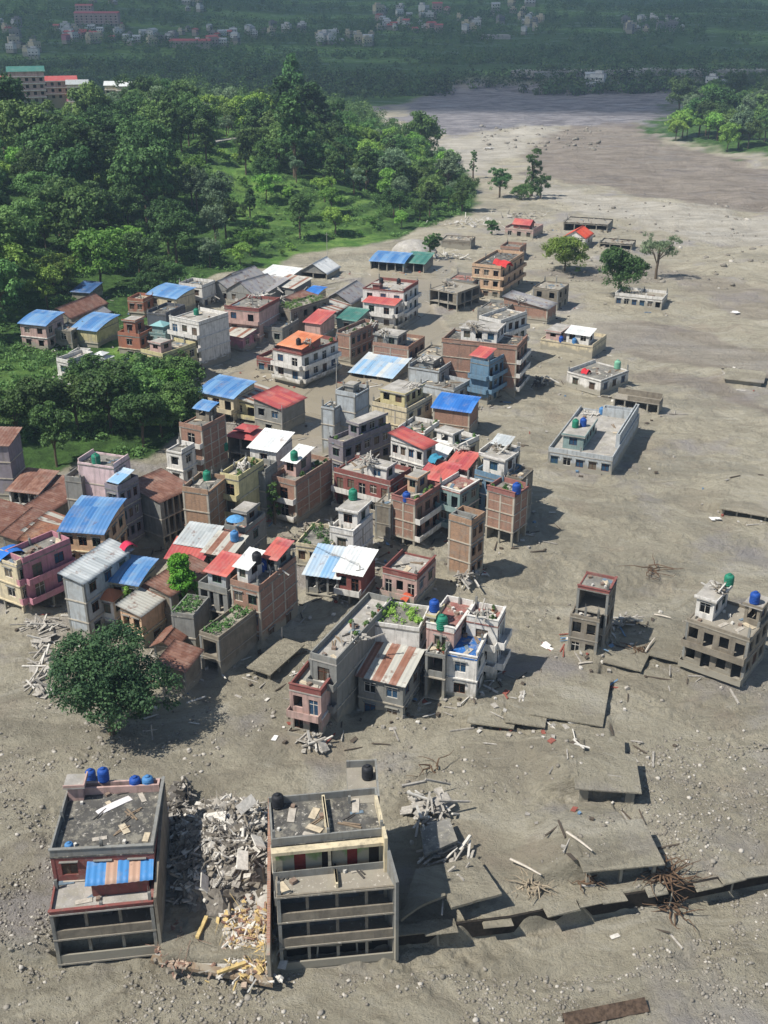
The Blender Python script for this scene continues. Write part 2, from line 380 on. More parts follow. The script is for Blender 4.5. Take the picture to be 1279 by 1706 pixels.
def groundmat():
    if 'ground' in _m: return _m['ground']
    q = NT('mud_ground'); tc = q.n('NewGeometry').outputs['Position']
    def att(n):
        s = q.n('SeparateColor'); aa = q.n('Attribute', attribute_name=n); q.l(aa.outputs['Color'], s.inputs[0]); return [s.outputs[0], s.outputs[1], s.outputs[2], aa.outputs['Alpha']]
    A = att('zone_a'); B = att('zone_b')
    big = q.ramp(q.noise(tc, .02, 5, .6), .35, .65); med = q.ramp(q.noise(q.mapped(tc, (1, 2.2, 1), (0, 0, .5)), .11, 7, .7), .35, .68)
    fine = q.ramp(q.noise(tc, .9, 6, .75), .35, .65); grit = q.noise(tc, 3.2, 5, .8)
    wn = q.n('TexNoise'); wn.inputs['Scale'].default_value = .035; wn.inputs['Detail'].default_value = 3; q.l(tc, wn.inputs['Vector'])
    ws = q.n('VectorMath', operation='SCALE'); q.l(wn.outputs['Color'], ws.inputs[0]); ws.inputs['Scale'].default_value = 34
    wa = q.n('VectorMath', operation='ADD'); q.l(tc, wa.inputs[0]); q.l(ws.outputs[0], wa.inputs[1]); wv = wa.outputs[0]
    mud = q.mix(big, rgb(159, 152, 133), rgb(178, 170, 149))
    s1 = q.noise(q.mapped(wv, (.35, 1.5, 1), (0, 0, .55)), .12, 7, .68); s2 = q.noise(q.mapped(wv, (.3, 1.6, 1), (0, 0, .5)), .55, 6, .72)
    mud = q.mix(q.math('MULTIPLY', q.ramp(s1, .5, .6), .6), mud, rgb(133, 125, 109))
    mud = q.mix(q.math('MULTIPLY', q.ramp(s1, .46, .36), .5), mud, rgb(189, 184, 170))
    mud = q.mix(q.math('MULTIPLY', q.ramp(s2, .52, .62), .45), mud, rgb(124, 117, 101))
    mud = q.mix(q.math('MULTIPLY', q.ramp(s2, .42, .34), .35), mud, rgb(193, 188, 175))
    wet = q.ramp(q.noise(q.mapped(wv, (.6, 1.2, 1)), .045, 5, .6), .54, .59)
    mud = q.mix(q.math('MULTIPLY', wet, .42), mud, rgb(124, 118, 103))
    mud = q.mix(q.math('MULTIPLY', fine, .25), mud, rgb(183, 176, 158))
    mud = q.mix(q.math('MULTIPLY', q.ramp(q.noise(tc, .05, 5, .6), .54, .64), .6), mud, rgb(153, 148, 149))
    mud = q.mix(q.math('MULTIPLY', q.ramp(q.noise(tc, .07, 5, .6), .57, .68), .4), mud, rgb(159, 144, 127))
    mud = q.mix(q.math('MULTIPLY', q.ramp(grit, .53, .68), .42), mud, rgb(112, 108, 98))
    # stones in the gravel
    vo = q.n('TexVoronoi'); vo.inputs['Scale'].default_value = 4.2; q.l(tc, vo.inputs['Vector'])
    sc = q.n('SeparateColor'); q.l(vo.outputs['Color'], sc.inputs[0])
    stone = q.math('MULTIPLY', q.ramp(vo.outputs['Distance'], .34, .24), q.ramp(sc.outputs[0], .6, .7))
    stc = q.mix(sc.outputs[1], rgb(118, 114, 104), rgb(166, 161, 149))
    gm = q.math('MULTIPLY', stone, q.math('MULTIPLY', B[1], q.ramp(q.noise(tc, .12, 4), .38, .55)))
    mud = q.mix(gm, mud, stc)
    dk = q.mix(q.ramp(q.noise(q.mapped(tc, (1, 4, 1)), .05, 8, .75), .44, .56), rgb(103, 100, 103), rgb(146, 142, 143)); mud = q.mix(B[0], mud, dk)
    bw = q.mix(q.ramp(q.noise(q.mapped(tc, (1, 4, 1), (0, 0, -.1)), .05, 8, .75), .4, .6), lin('6f655c'), lin('90867c')); mud = q.mix(q.math('MULTIPLY', q.math('SUBTRACT', 1., B[3]), .85), mud, bw)
    ps = q.mix(q.ramp(q.noise(q.mapped(tc, (1, 3.5, 1), (0, 0, -.12)), .06, 7, .7), .4, .6), lin('b9b3a6'), lin('9f988a')); mud = q.mix(A[2], mud, ps)
    mud = q.mix(q.math('MULTIPLY', B[2], .8), mud, q.mix(big, lin('857c6b'), lin('918877')))
    gr = q.mix(q.ramp(q.noise(tc, .35, 7, .75), .35, .65), lin('2a401f'), lin('4f6f34'))
    gr = q.mix(q.math('MULTIPLY', A[1], q.ramp(q.noise(tc, .5, 5, .7), .25, .5)), gr, q.mix(q.ramp(q.noise(tc, .15, 5), .4, .6), lin('4c7230'), lin('77954a')))
    col = q.mix(A[0], mud, gr)
    q.l(col, q.b.inputs['Base Color'])
    rr = q.math('SUBTRACT', q.math('SUBTRACT', .88, q.math('MULTIPLY', B[2], .5)), q.math('MULTIPLY', wet, .42)); q.l(rr, q.b.inputs['Roughness']); q.b.inputs['Specular IOR Level'].default_value = .2
    hh = q.math('ADD', q.math('MULTIPLY', q.noise(tc, .5, 8, .78), 1.), q.math('MULTIPLY', stone, q.math('MULTIPLY', B[1], .2)))
    hh = q.math('MULTIPLY', hh, q.math('SUBTRACT', 1., q.math('MULTIPLY', B[2], .9)))
    q.bump(hh, 1., 1.15); _m['ground'] = q.m
    return q.m
# ---------------------------------------------------------------- building kit
SH_ = 2.9
_win = {}
def winmesh(w, h, frame):
    k = (round(w, 1), round(h, 1), frame)
    if k in _win: return _win[k]
    w, h = k[0], k[1]; a = MB(); t = .055
    a.box(-w/2, w/2, -.03, .07, 0, t); a.box(-w/2, w/2, -.03, .07, h-t, h)
    a.box(-w/2, -w/2+t, -.03, .07, t, h-t); a.box(w/2-t, w/2, -.03, .07, t, h-t); a.box(-.03, .03, -.02, .05, t, h-t)
    if h > 1: a.box(-w/2+t, -.03, -.02, .05, h*.68, h*.68+.05); a.box(.03, w/2-t, -.02, .05, h*.68, h*.68+.05)
    b = MB(); b.box(-w/2+t, w/2-t, .02, .04, t, h-t)
    _win[k] = (a.mesh('window', frame), [b.mesh('pane', q_) for q_ in (GLASS, GLASS, GLASS, plain('pane_curtain', '6d6456', .7), plain('pane_shutter', '54483c', .8), plain('pane_blue', '32506a', .4))]); return _win[k]
def sheet(name, mats, parent, c00, cs, ct, ns=None, key='blue', sag=.05, wave=.55, curve=0., **kw):
    """corrugated sheet: origin c00, across vector cs (corrugations), slope vector ct"""
    c00, cs, ct = Vector(c00), Vector(cs), Vector(ct); L = cs.length; n = max(6, int(L/wave*4)); m = 7
    nrm = cs.cross(ct).normalized();
    if nrm.z < 0: nrm = -nrm
    off = {}; V = []; tt = []
    for top in (0, 1):
        for j in range(m):
            for i in range(n+1):
                u = i/n; v = j/(m-1); r = (math.sin(u*L/wave*2*math.pi)*.035)+(vn(np.array([u*L*.6+L]), np.array([v*3+ct.length]), 5)[0])*sag
                V.append(c00+cs*u+ct*v+nrm*(r+top*.035+curve*math.sin(math.pi*v)*ct.length))
    N = (n+1)*m; Fc = []; T = []
    pan = {}
    def ti(i, j):
        k = int((i/n*L)/1.0); q = int(j/(m-1)*1.6)
        if key in ('stripe', 'bstripe'):
            pan.setdefault(k, (1. if (k % 2 and rnd.random() < .85) else 0.)); return pan[k]
        pan.setdefault((k, q), rnd.random()); return pan[(k, q)]
    for j in range(m-1):
        for i in range(n):
            a = j*(n+1)+i; Fc.append((a+N, a+1+N, a+n+2+N, a+n+1+N)); T.append(ti(i, j)); Fc.append((a, a+n+1, a+n+2, a+1)); T.append(ti(i, j))
    for i in range(n):
        for j in (0, m-1):
            a = j*(n+1)+i; Fc.append((a, a+1, a+1+N, a+N)); T.append(.5)
    for j in range(m-1):
        for i in (0, n):
            a = j*(n+1)+i; b = a+n+1; Fc.append((a, b, b+N, a+N)); T.append(.5)
    me = npmesh(name, [tuple(v) for v in V], Fc, [sheetmat(key)], tint=T)
    o = bpy.data.objects.new(name, me); link(o, parent); tag(o, **kw); return o
class Frame:
    """maps (s along face, t inward) to local x,y"""
    def __init__(f, face, x0, x1, y0, y1): f.k = face; f.b = (x0, x1, y0, y1)
    def len(f): x0, x1, y0, y1 = f.b; return (y1-y0) if f.k in 'ac' else (x1-x0)
    def box(f, mb, s0, s1, t0, t1, z0, z1, m=0):
        x0, x1, y0, y1 = f.b
        if f.k == 'a': mb.box(x0+t0, x0+t1, y0+s0, y0+s1, z0, z1, m)
        elif f.k == 'c': mb.box(x1-t1, x1-t0, y0+s0, y0+s1, z0, z1, m)
        elif f.k == 'b': mb.box(x0+s0, x0+s1, y0+t0, y0+t1, z0, z1, m)
        else: mb.box(x0+s0, x0+s1, y1-t1, y1-t0, z0, z1, m)
    def pt(f, s, t, z):
        x0, x1, y0, y1 = f.b
        return {'a': (x0+t, y0+s, z), 'c': (x1-t, y0+s, z), 'b': (x0+s, y0+t, z), 'd': (x0+s, y1-t, z)}[f.k]
    def rz(f): return {'a': -math.pi/2, 'c': math.pi/2, 'b': 0, 'd': math.pi}[f.k]
TH_ = .2
def do_face(root, wall, fr, spec, z0, z1, matkey, first, g):
    kind, n = spec[0], int(spec[1:] or 0); L = fr.len()
    s0, s1 = (0, L) if fr.k in 'ac' else (TH_, L-TH_)
    rough = matkey in ('mc', 'mud', 'bk', 'sl')
    if kind == 'p' or (n == 0 and kind in 'wg'):
        fr.box(wall, s0, s1, 0, TH_, z0, z1)
        if kind != 'g': return
    elif kind == 'k':
        fr.box(wall, s0, s1, 0, TH_, z0, z1)
        if n > 1:
            pm = MB()
            for i in range(1, n):
                c = s0+(s1-s0)*i/n; fr.box(pm, c-.14, c+.14, -.05, 0, z0, z1)
            fr.box(pm, s0+.35, s1-.35, -.035, 0, z0+(z1-z0)*.52, z0+(z1-z0)*.52+.12); pm.build('band', wallmat('fr'), root)
    elif kind in 'wgh':
        op = []; seg = (s1-s0)/n
        ww = min(1.4, seg*.6) if kind == 'w' else min(1.5, seg*.6)
        if kind == 'h': ww = seg*.68
        for i in range(n):
            c = s0+seg*(i+.5); door = (kind == 'g' and i % 2 == 0)
            zs = z0+(.05 if door else (.35 if kind == 'h' else .75)); ze = min(z1-.18, zs+(2.05 if (door or kind == 'h') else 1.5))
            op.append((c-ww/2, c+ww/2, zs, ze))
        a = s0
        for (o0, o1, zs, ze) in op:
            fr.box(wall, a, o0, 0, TH_, z0, z1)
            if zs > z0: fr.box(wall, o0, o1, 0, TH_, z0, zs)
            fr.box(wall, o0, o1, 0, TH_, ze, z1); a = o1
            if kind == 'h' or (rough and rnd.random() < .75) or rnd.random() < .12 or ze < .25: continue
            fm, pm = winmesh(o1-o0, ze-zs, rnd.choice((FRAMEB, FRAMEB, FRAME, plain('window_frame_green', '4f6a5a', .7))))
            w = inst('window' if zs-z0 > .3 else 'balcony_door', fm, root, fr.pt((o0+o1)/2, .12, zs), (0, 0, fr.rz()))
            w.scale = ((o1-o0)/round(o1-o0, 1), 1, (ze-zs)/round(ze-zs, 1)); inst('pane', rnd.choice(pm), w)
        fr.box(wall, a, s1, 0, TH_, z0, z1)
        # ledge over the windows
        if kind == 'w' and not rough:
            for (o0, o1, zs, ze) in op: lg = MB(); fr.box(lg, o0-.12, o1+.12, -.22, -.002, ze+.02, ze+.1); lg.build('window_ledge', CONC, root)
    elif kind == 'v':
        for i in range(1, max(1, n)):
            c = s0+(s1-s0)*i/n; cb = MB(); fr.box(cb, c-.13, c+.13, .3, .55, z0, z1); cb.build('column', [wallmat('mc')], root)
        cb = MB(); fr.box(cb, s0, s1, 0, .16, z0, z0+.95); cb.build('front_wall', [wallmat('mc')], root)
        cb = MB(); a = s0+(s1-s0)*rnd.uniform(.1, .5); fr.box(cb, a, a+(s1-s0)*.3, 2.2, 2.4, z0, z1); cb.build('inner_wall', [wallmat('mc')], root)
    elif kind == 'o':
        n = max(1, n); cm = MB()
        for i in range(1, n):
            c = s0+(s1-s0)*i/n; cb = MB(); fr.box(cb, c-.14, c+.14, .02, .3, z0, z1); cb.build('column', CONC, root)
        for i in range(n):
            a = s0+(s1-s0)*i/n+.14; b = s0+(s1-s0)*(i+1)/n-.14; r = rnd.random()
            if b-a < .6 or first: continue
            if r < .35: fr.box(wall, a, b, .05, .17, z0, z0+.8)
            elif r < .6: fr.box(wall, a, a+(b-a)*.5, .05, .2, z0, z1)
    if kind == 'g' and not first:
        bm = MB(); o = .95
        fr.box(bm, -.06, L+.06, -o, -.062, z0-.15, z0-.005); fr.box(bm, -.06, L+.06, -o, -o+.09, z0-.005, z0+.75)
        fr.box(bm, -.06, .03, -o+.09, -.062, z0-.005, z0+.75); fr.box(bm, L-.03, L+.06, -o+.09, -.062, z0-.005, z0+.75)
        bm.build('balcony', [wallmat(g or matkey)], root)
GROUP_ROOFS = []
def build_house(name, label, x_, y_, zb, w, d, rz, zr, mat, fa, fb, low, roof, extra='', cat=None, group=None):
    root = empty(name, (x_, y_, zb), rz, label=label, cat=cat or name.split('_')[-1])
    if group: root['group'] = group
    W_ = wallmat(mat); wall = MB()
    hid = 'w' if mat not in ('mc', 'mud', 'bk', 'sl', 'gy', 'lg', 'br', 'tb') else ('k' if mat in ('br', 'tb') else ('p' if mat not in ('mud',) else 'o'))
    if mat == 'mud' and low == 'none': hid = 'p'
    lv = []; z = zr
    while z > .15: lv.append(z); z -= SH_
    lv.append(max(z, -1.4)); lv.append(-1.5) if z > -1.3 else None
    buried = name == 'buried_house'
    rk = roof.split(':'); trim = {'red': 'red', 'br': 'br', 'wh': 'wh', 'rd': 'rd', 'gy': 'gy'}.get(rk[2] if len(rk) > 2 else '', None)
    for i in range(len(lv)-1):
        z1 = lv[i]-.16; z0 = lv[i+1]
        if z1-z0 < .1: continue
        first = lv[i+1] < .3
        for k, sp in (('a', fa), ('b', fb), ('c', hid+str(max(1, int(d/2.6)))), ('d', hid+str(max(1, int(w/2.6))))):
            s = sp
            if first and low not in ('p', 'none') and len(lv) > 2 and k in 'ab' and sp[0] != 'p' and zr > SH_: s = low
            if first and s[0] in 'wg' and lv[i] < 1.6: s = 'p'
            if first and s[0] == 'g': s = 'w'+s[1:]
            do_face(root, wall, Frame(k, 0, w, 0, d), s, z0, z1, mat, first, 'wh' if mat in ('br', 'pu', 'rd') else None)
        sl = MB(); o = (.6 if buried and i == 0 else (.2 if i and mat in ('wh', 'pk', 'pn', 'cr', 'ye', 'og', 'or') else (.12 if i and mat in ('br', 'tb', 'gy', 'lg', 'rd', 'bl', 'te', 'pu') else .07)))
        sl.box(-o, w+o, -o, d+o, z1, lv[i]); sl.build('floor_slab' if i else 'roof_slab', [groundmat()] if buried else [wallmat('wh' if mat in ('wh', 'pk', 'pn', 'rd', 'bl', 'te') else ('cr' if mat in ('cr', 'ye', 'og', 'or') else 'fr')) if i and mat not in ('mc', 'mud', 'bk', 'sl') else floormat(rk[1] if i == 0 and rk[0] == 'flat' and len(rk) > 1 else ('mud' if mat in ('mc', 'mud') else 'grey'))], root)
    wall.build('wall', [W_], root)
    if zr < .2: return root
    for cx, cy in ((0, 0), (w, 0), (0, d), (w, d)):
        c = MB(); ax = -.035 if cx == 0 else w-.265; ay = -.035 if cy == 0 else d-.265
        c.box(ax, ax+.3, ay, ay+.3, -1.4, zr-.165); c.build('column', [wallmat('fr') if mat in ('br', 'tb') else (CONC if mat in ('gy', 'lg', 'mc', 'mud') else W_)], root)
    top = zr
    if rk[0] == 'flat' and not buried:
        p = MB(); h = .75 if mat not in ('mc', 'bk') else .35; t = .14; o = .02
        hh = [h*(1 if rnd.random() < .75 else .35) for _ in range(4)]
        p.box(-o, t, -o, d+o, zr, zr+hh[0]); p.box(w-t, w+o, -o, d+o, zr, zr+hh[1]); p.box(t, w-t, -o, t, zr, zr+hh[2]); p.box(t, w-t, d-t, d+o, zr, zr+hh[3])
        p.build('parapet', [wallmat(trim or mat)], root)
        if trim:
            q = MB(); q.box(-.1, .2, -.1, d+.1, zr+hh[0]+.001, zr+hh[0]+.09); q.box(.2, w+.1, -.1, .2, zr+hh[2]+.001, zr+hh[2]+.09); q.build('coping', [wallmat(trim)], root)
        for _ in range(rnd.randint(2, 4)):
            c = MB(); cx = rnd.choice((.2, w-.2, w*.5)); cy = rnd.choice((.2, d-.2, d*.5)); hgt = rnd.uniform(.7, 1.6)
            c.box(cx-.13, cx+.13, cy-.13, cy+.13, zr+.01, zr+hgt)
            for a, b in ((-.08, -.08), (.08, .08), (-.08, .08)): c.tube([(cx+a, cy+b, zr+hgt), (cx+a+rnd.uniform(-.1, .1), cy+b, zr+hgt+.6)], .015, 4)
            c.build('column_stub', [CONC], root)
        GROUP_ROOFS.append((root, w, d, zr))
    elif rk[0] in ('shed_a', 'shed_b', 'gab', 'hip'): roofing(root, rk[0], rk[1], 0, w, 0, d, zr, W_)
    elif rk[0] == 'garden':
        p = MB(); p.box(-.02, .14, -.02, d+.02, zr, zr+.45); p.box(w-.14, w+.02, -.02, d+.02, zr, zr+.45); p.box(.14, w-.14, -.02, .14, zr, zr+.45); p.box(.14, w-.14, d-.14, d+.02, zr, zr+.45)
        p.build('parapet', [W_], root); roof_green(root, w, d, zr, label)
    elif rk[0] == 'none' and name == 'ruined_house':
        p = MB(); p.box(0, .2, 0, d*.7, zr, zr+.9); p.box(.2, w, 0, .2, zr, zr+.5); p.box(w-.2, w, .2, d, zr, zr+1.2); p.build('broken_wall', [W_], root)
    for rm in extra.split(';'):
        if rm.strip() == 'P': pots(root, w, d, zr); continue
        if not rm.strip(): continue
        a = rm.split(','); fx0, fx1, fy0, fy1, rh = map(float, a[:5]); rm_, rf = a[5], a[6]
        X0, X1, Y0, Y1 = fx0*w+.16, fx1*w-.16, fy0*d+.16, fy1*d-.16; z = zr+.01
        wl = MB(); MW = wallmat(rm_)
        rootr = inst('roof_room', None, root); 
        for k in 'abcd':
            f = Frame(k, X0, X1, Y0, Y1); L = f.len(); nn = max(1, int(L/2.2)) if rh > 1.7 else 0
            if rh <= 1.7 or rf == 'none': f.box(wl, 0 if k in 'ac' else TH_, L if k in 'ac' else L-TH_, 0, TH_, z, z+rh)
            else: do_face(rootr, wl, f, 'w%d' % nn, z, z+rh, rm_, False, None)
        wl.build('room_wall', [MW], rootr)
        if rf == 'flat':
            s = MB(); s.box(X0-.3, X1+.3, Y0-.3, Y1+.3, z+rh+.002, z+rh+.16); s.build('room_roof', [floormat('pale')], rootr)
            s = MB(); s.box(X0-.3, X1+.3, Y0-.3, Y0-.18, z+rh+.162, z+rh+.42); s.box(X0-.3, X0-.18, Y0-.18, Y1+.3, z+rh+.162, z+rh+.42); s.build('room_parapet', [MW], rootr)
        elif ':' in rf:
            kk, cc = rf.split(':'); roofing(rootr, {'shed': 'shed_a'}.get(kk, kk), cc, X0, X1, Y0, Y1, z+rh, MW)
    return root
def roofing(root, kind, key, x0, x1, y0, y1, z, W_):
    o = .45; w = x1-x0; d = y1-y0
    if kind == 'shed_a':
        r = .13*w+.25; wd = MB(); wd.add([(x0,y0,z+.001),(x1,y0,z+.001),(x1,y0,z+r),(x0,y1,z+.001),(x1,y1,z+.001),(x1,y1,z+r)], [(0,1,2),(3,5,4),(0,3,4,1),(1,4,5,2),(0,2,5,3)]); wd.build('gable', [W_], root)
        k = r/w; sheet('sheet_roof', None, root, (x0-o, y0-o, z+.08-o*k), (0, d+2*o, 0), (w+2*o, 0, r+2*o*k), key=key, curve=.04 if key in ('bblue', 'blue') else 0)
    elif kind == 'shed_b':
        r = .13*d+.25; wd = MB(); wd.add([(x0,y0,z+.001),(x0,y1,z+.001),(x0,y1,z+r),(x1,y0,z+.001),(x1,y1,z+.001),(x1,y1,z+r)], [(0,2,1),(3,4,5),(0,1,4,3),(1,2,5,4),(0,3,5,2)]); wd.build('gable', [W_], root)
        k = r/d; sheet('sheet_roof', None, root, (x0-o, y0-o, z+.08-o*k), (w+2*o, 0, 0), (0, d+2*o, r+2*o*k), key=key)
    elif kind == 'gab':
        r = .3*min(w, d)
        if w >= d:
            wd = MB(); m = (y0+y1)/2; wd.add([(x0,y0,z+.001),(x0,y1,z+.001),(x0,m,z+r),(x1,y0,z+.001),(x1,y1,z+.001),(x1,m,z+r)], [(0,2,1),(3,4,5),(0,1,4,3),(1,2,5,4),(0,3,5,2)]); wd.build('gable', [W_], root)
            k = r/(d/2)
            sheet('sheet_roof', None, root, (x0-o, y0-o, z+.06-o*k), (w+2*o, 0, 0), (0, d/2+o, r+o*k), key=key)
            sheet('sheet_roof', None, root, (x0-o, y1+o, z+.06-o*k), (w+2*o, 0, 0), (0, -d/2-o, r+o*k), key=key)
        else:
            wd = MB(); m = (x0+x1)/2; wd.add([(x0,y0,z+.001),(x1,y0,z+.001),(m,y0,z+r),(x0,y1,z+.001),(x1,y1,z+.001),(m,y1,z+r)], [(0,1,2),(3,5,4),(0,3,4,1),(1,4,5,2),(0,2,5,3)]); wd.build('gable', [W_], root)
            k = r/(w/2)
            sheet('sheet_roof', None, root, (x0-o, y0-o, z+.06-o*k), (0, d+2*o, 0), (w/2+o, 0, r+o*k), key=key)
            sheet('sheet_roof', None, root, (x1+o, y0-o, z+.06-o*k), (0, d+2*o, 0), (-w/2-o, 0, r+o*k), key=key)
    elif kind == 'hip':
        for (s, e) in ((0, 1), (.45, .55)) if key in ('red', 'wh') else ((0, 1),):
            p = MB(); a = s*.5; X0, X1, Y0, Y1 = x0-o+a*w, x1+o-a*w, y0-o+a*d, y1+o-a*d; mx, my = (x0+x1)/2, (y0+y1)/2; zz = z+.03+s*2.2; r = .9*e
            p.add([(X0,Y0,zz),(X1,Y0,zz),(X1,Y1,zz),(X0,Y1,zz),(mx-.15,my-.1,zz+r),(mx+.15,my-.1,zz+r),(mx+.15,my+.1,zz+r),(mx-.15,my+.1,zz+r)], [(0,3,2,1),(4,5,6,7),(0,1,5,4),(1,2,6,5),(2,3,7,6),(3,0,4,7)], t=.3)
            p.build('hip_roof', [sheetmat(key)], root)
# ---------------------------------------------------------------- foliage
def leaves(cent, rad, per, size, up=.5, flat=1.0, rs=nr, tl=.35):
    """leaf quads clustered round clump centres"""
    k = len(cent); n = k*per
    C = np.repeat(np.asarray(cent, float), per, 0); Rr = np.repeat(np.asarray(rad, float), per)
    g = rs.normal(size=(n, 3)); g /= np.linalg.norm(g, axis=1)[:, None]; g *= (rs.rand(n, 1)**.33)
    P = C+g*Rr[:, None]*np.array([1, 1, flat])
    N = g+np.array([0, 0, up])+rs.normal(size=(n, 3))*.45; N /= np.linalg.norm(N, axis=1)[:, None]
    A = np.cross(N, rs.normal(size=(n, 3))); A /= np.linalg.norm(A, axis=1)[:, None]; B = np.cross(N, A)
    s = (size*(.6+.8*rs.rand(n)))[:, None]
    V = np.stack([P-A*s*.5, P-B*s*.32+N*s*.08, P+A*s*.5, P+B*s*.32+N*s*.08], 1).reshape(-1, 3)
    Fc = np.arange(4*n).reshape(n, 4)
    tint = np.clip(np.repeat(rs.rand(k), per)*.6+rs.rand(n)*tl+.05, 0, 1)
    return V, Fc, tint
def crown_mesh(name, h, r, kind, mat, leaf=.55, nc=95, per=46, seed=0, zb=.28):
    rs = np.random.RandomState(seed); lobes = []
    if kind == 'tall':
        for i in range(7): a = rs.rand()*6.28; q = r*.38*rs.rand(); lobes.append((q*math.cos(a), q*math.sin(a), h*(zb+.12+(.8-zb)*i/6), r*(.75-.05*i)*(.8+.4*rs.rand())))
    elif kind == 'airy':
        for i in range(9): a = rs.rand()*6.28; q = r*(.3+.55*rs.rand()); lobes.append((q*math.cos(a), q*math.sin(a), h*(.5+.42*rs.rand()), r*(.25+.2*rs.rand())))
    else:
        for i in range(8): a = i*.85+rs.rand(); q = r*(.25+.4*rs.rand()); lobes.append((q*math.cos(a), q*math.sin(a), h*(zb+.2+(.72-zb)*rs.rand()), r*(.4+.22*rs.rand())))
        lobes.append((0, 0, h*.72, r*.55))
    cent = []; rad = []
    for i in range(nc):
        L = lobes[rs.randint(len(lobes))]; g = rs.normal(size=3); g /= np.linalg.norm(g); g[2] = abs(g[2])*.9 if rs.rand() < .72 else g[2]
        cent.append([L[0]+g[0]*L[3]*.85, L[1]+g[1]*L[3]*.85, L[2]+g[2]*L[3]*.75]); rad.append(r*(.13+.1*rs.rand()))
    V, Fc, t = leaves(cent, rad, per, leaf, rs=rs, flat=.75)
    V[:, 2] = np.maximum(V[:, 2], h*.08)
    return npmesh(name, V, Fc, [LEAF[mat]], tint=t), lobes
def trunk_mesh(h, r, lobes, seed=0, tr=.3):
    rs = random.Random(seed); m = MB(); m.tube([(0,0,-1), (rs.uniform(-.15,.15),0,h*.2), (rs.uniform(-.3,.3),rs.uniform(-.3,.3),h*.5), (0,0,h*.72)], [tr, tr*.85, tr*.6, tr*.25], 7)
    for L in lobes[:6]:
        z0 = h*rs.uniform(.25, .5); m.tube([(0,0,z0), (L[0]*.45,L[1]*.45,(z0+L[2])/2+.3), (L[0],L[1],L[2])], [tr*.45, tr*.3, tr*.08], 5)
    return m.mesh('trunk', BARK)
PROTO = {}
def proto(key, h, r, kind, mat, **kw):
    for i in range(2):
        c, lo = crown_mesh('crown', h, r, kind, mat, seed=hash_(key)+i, **kw); PROTO.setdefault(key, []).append((c, trunk_mesh(h, r, lo, i, tr=.028*h), h))
def hash_(s): return sum(ord(c)*(i+3) for i, c in enumerate(s)) % 9973
proto('broad', 11, 5.6, 'broad', 'mid', nc=150, per=44, leaf=.55)
proto('dark', 13, 6.4, 'broad', 'dark', nc=170, per=44, leaf=.6)
proto('tall', 15, 4.2, 'tall', 'dark', nc=140, per=44, leaf=.55)
proto('grey', 12, 5.0, 'broad', 'grey', nc=130, per=42, leaf=.5)
proto('lite', 9, 5.2, 'broad', 'lite', nc=130, per=44, leaf=.5)
proto('airy', 12, 4.4, 'airy', 'grey', nc=70, per=40, leaf=.5)
proto('shrub', 3.4, 2.6, 'broad', 'lite', nc=46, per=36, leaf=.4, zb=.05)
def tree(key, x, y, s=1, z=None, **kw):
    cm, tm, h = rnd.choice(PROTO[key]); a = rnd.random()*6.28
    o = empty({'shrub': 'bush', 'airy': 'sparse_tree', 'tall': 'tall_tree'}.get(key, 'tree'), (x, y, h1(x, y) if z is None else z), a, **kw)
    o.scale = (s*rnd.uniform(.88, 1.12), s*rnd.uniform(.88, 1.12), s*rnd.uniform(.88, 1.15))
    inst('crown', cm, o); inst('trunk', tm, o); return o
def roof_green(root, w, d, z, label):
    rs = np.random.RandomState(hash_(label)); n = int(w*d*.9)+6
    c = np.stack([rs.uniform(.3, w-.3, n), rs.uniform(.3, d-.3, n), z+rs.uniform(.15, .75, n)], -1)
    V, Fc, t = leaves(c, rs.uniform(.3, .6, n), 34, .26, rs=rs)
    M = root.matrix_basis; R3 = np.array(M.to_3x3()); V = V@R3.T+np.array(M.translation)
    mx = 'lite' if 'thick green' in label else 'mid'
    o = bpy.data.objects.new('roof_garden', npmesh('roof_garden', V, Fc, [LEAF[mx]], tint=t)); link(o)
    tag(o, 'plants covering roof of '+' '.join(label.split()[:9]), 'plants', kind='stuff')
_pot = []
def pots(root, w, d, z):
    if not _pot:
        p = MB(); p.lathe([(.14, 0), (.2, .3), (.22, .34)], 10); q, f, t = leaves([[0, 0, .62], [.1, .1, .5], [-.12, 0, .75]], [.26, .22, .2], 26, .2)
        _pot.extend([p.mesh('pot', plain('clay', '9c5f48')), npmesh('foliage', q, f, [LEAF['mid']], tint=t)])
    M = root.matrix_basis
    for i in range(7):
        if w > d: lx, ly = rnd.uniform(.35, w-.35), .38
        else: lx, ly = .38, rnd.uniform(.35, d-.35)
        if i % 3 == 2: lx, ly = rnd.uniform(.4, w-.4), rnd.uniform(.4, d-.4)
        g = M @ Vector((lx, ly, z)); r = empty('potted_plant', g, rnd.random()*6, label='potted plant on the roof of the '+' '.join(root['label'].split()[:9]), cat='potted plant', group='potted plants on the roof of the '+' '.join(root['label'].split()[:9]))
        s = rnd.uniform(.8, 1.5); r.scale = (s, s, s); inst('pot', _pot[0], r); inst('foliage', _pot[1], r)
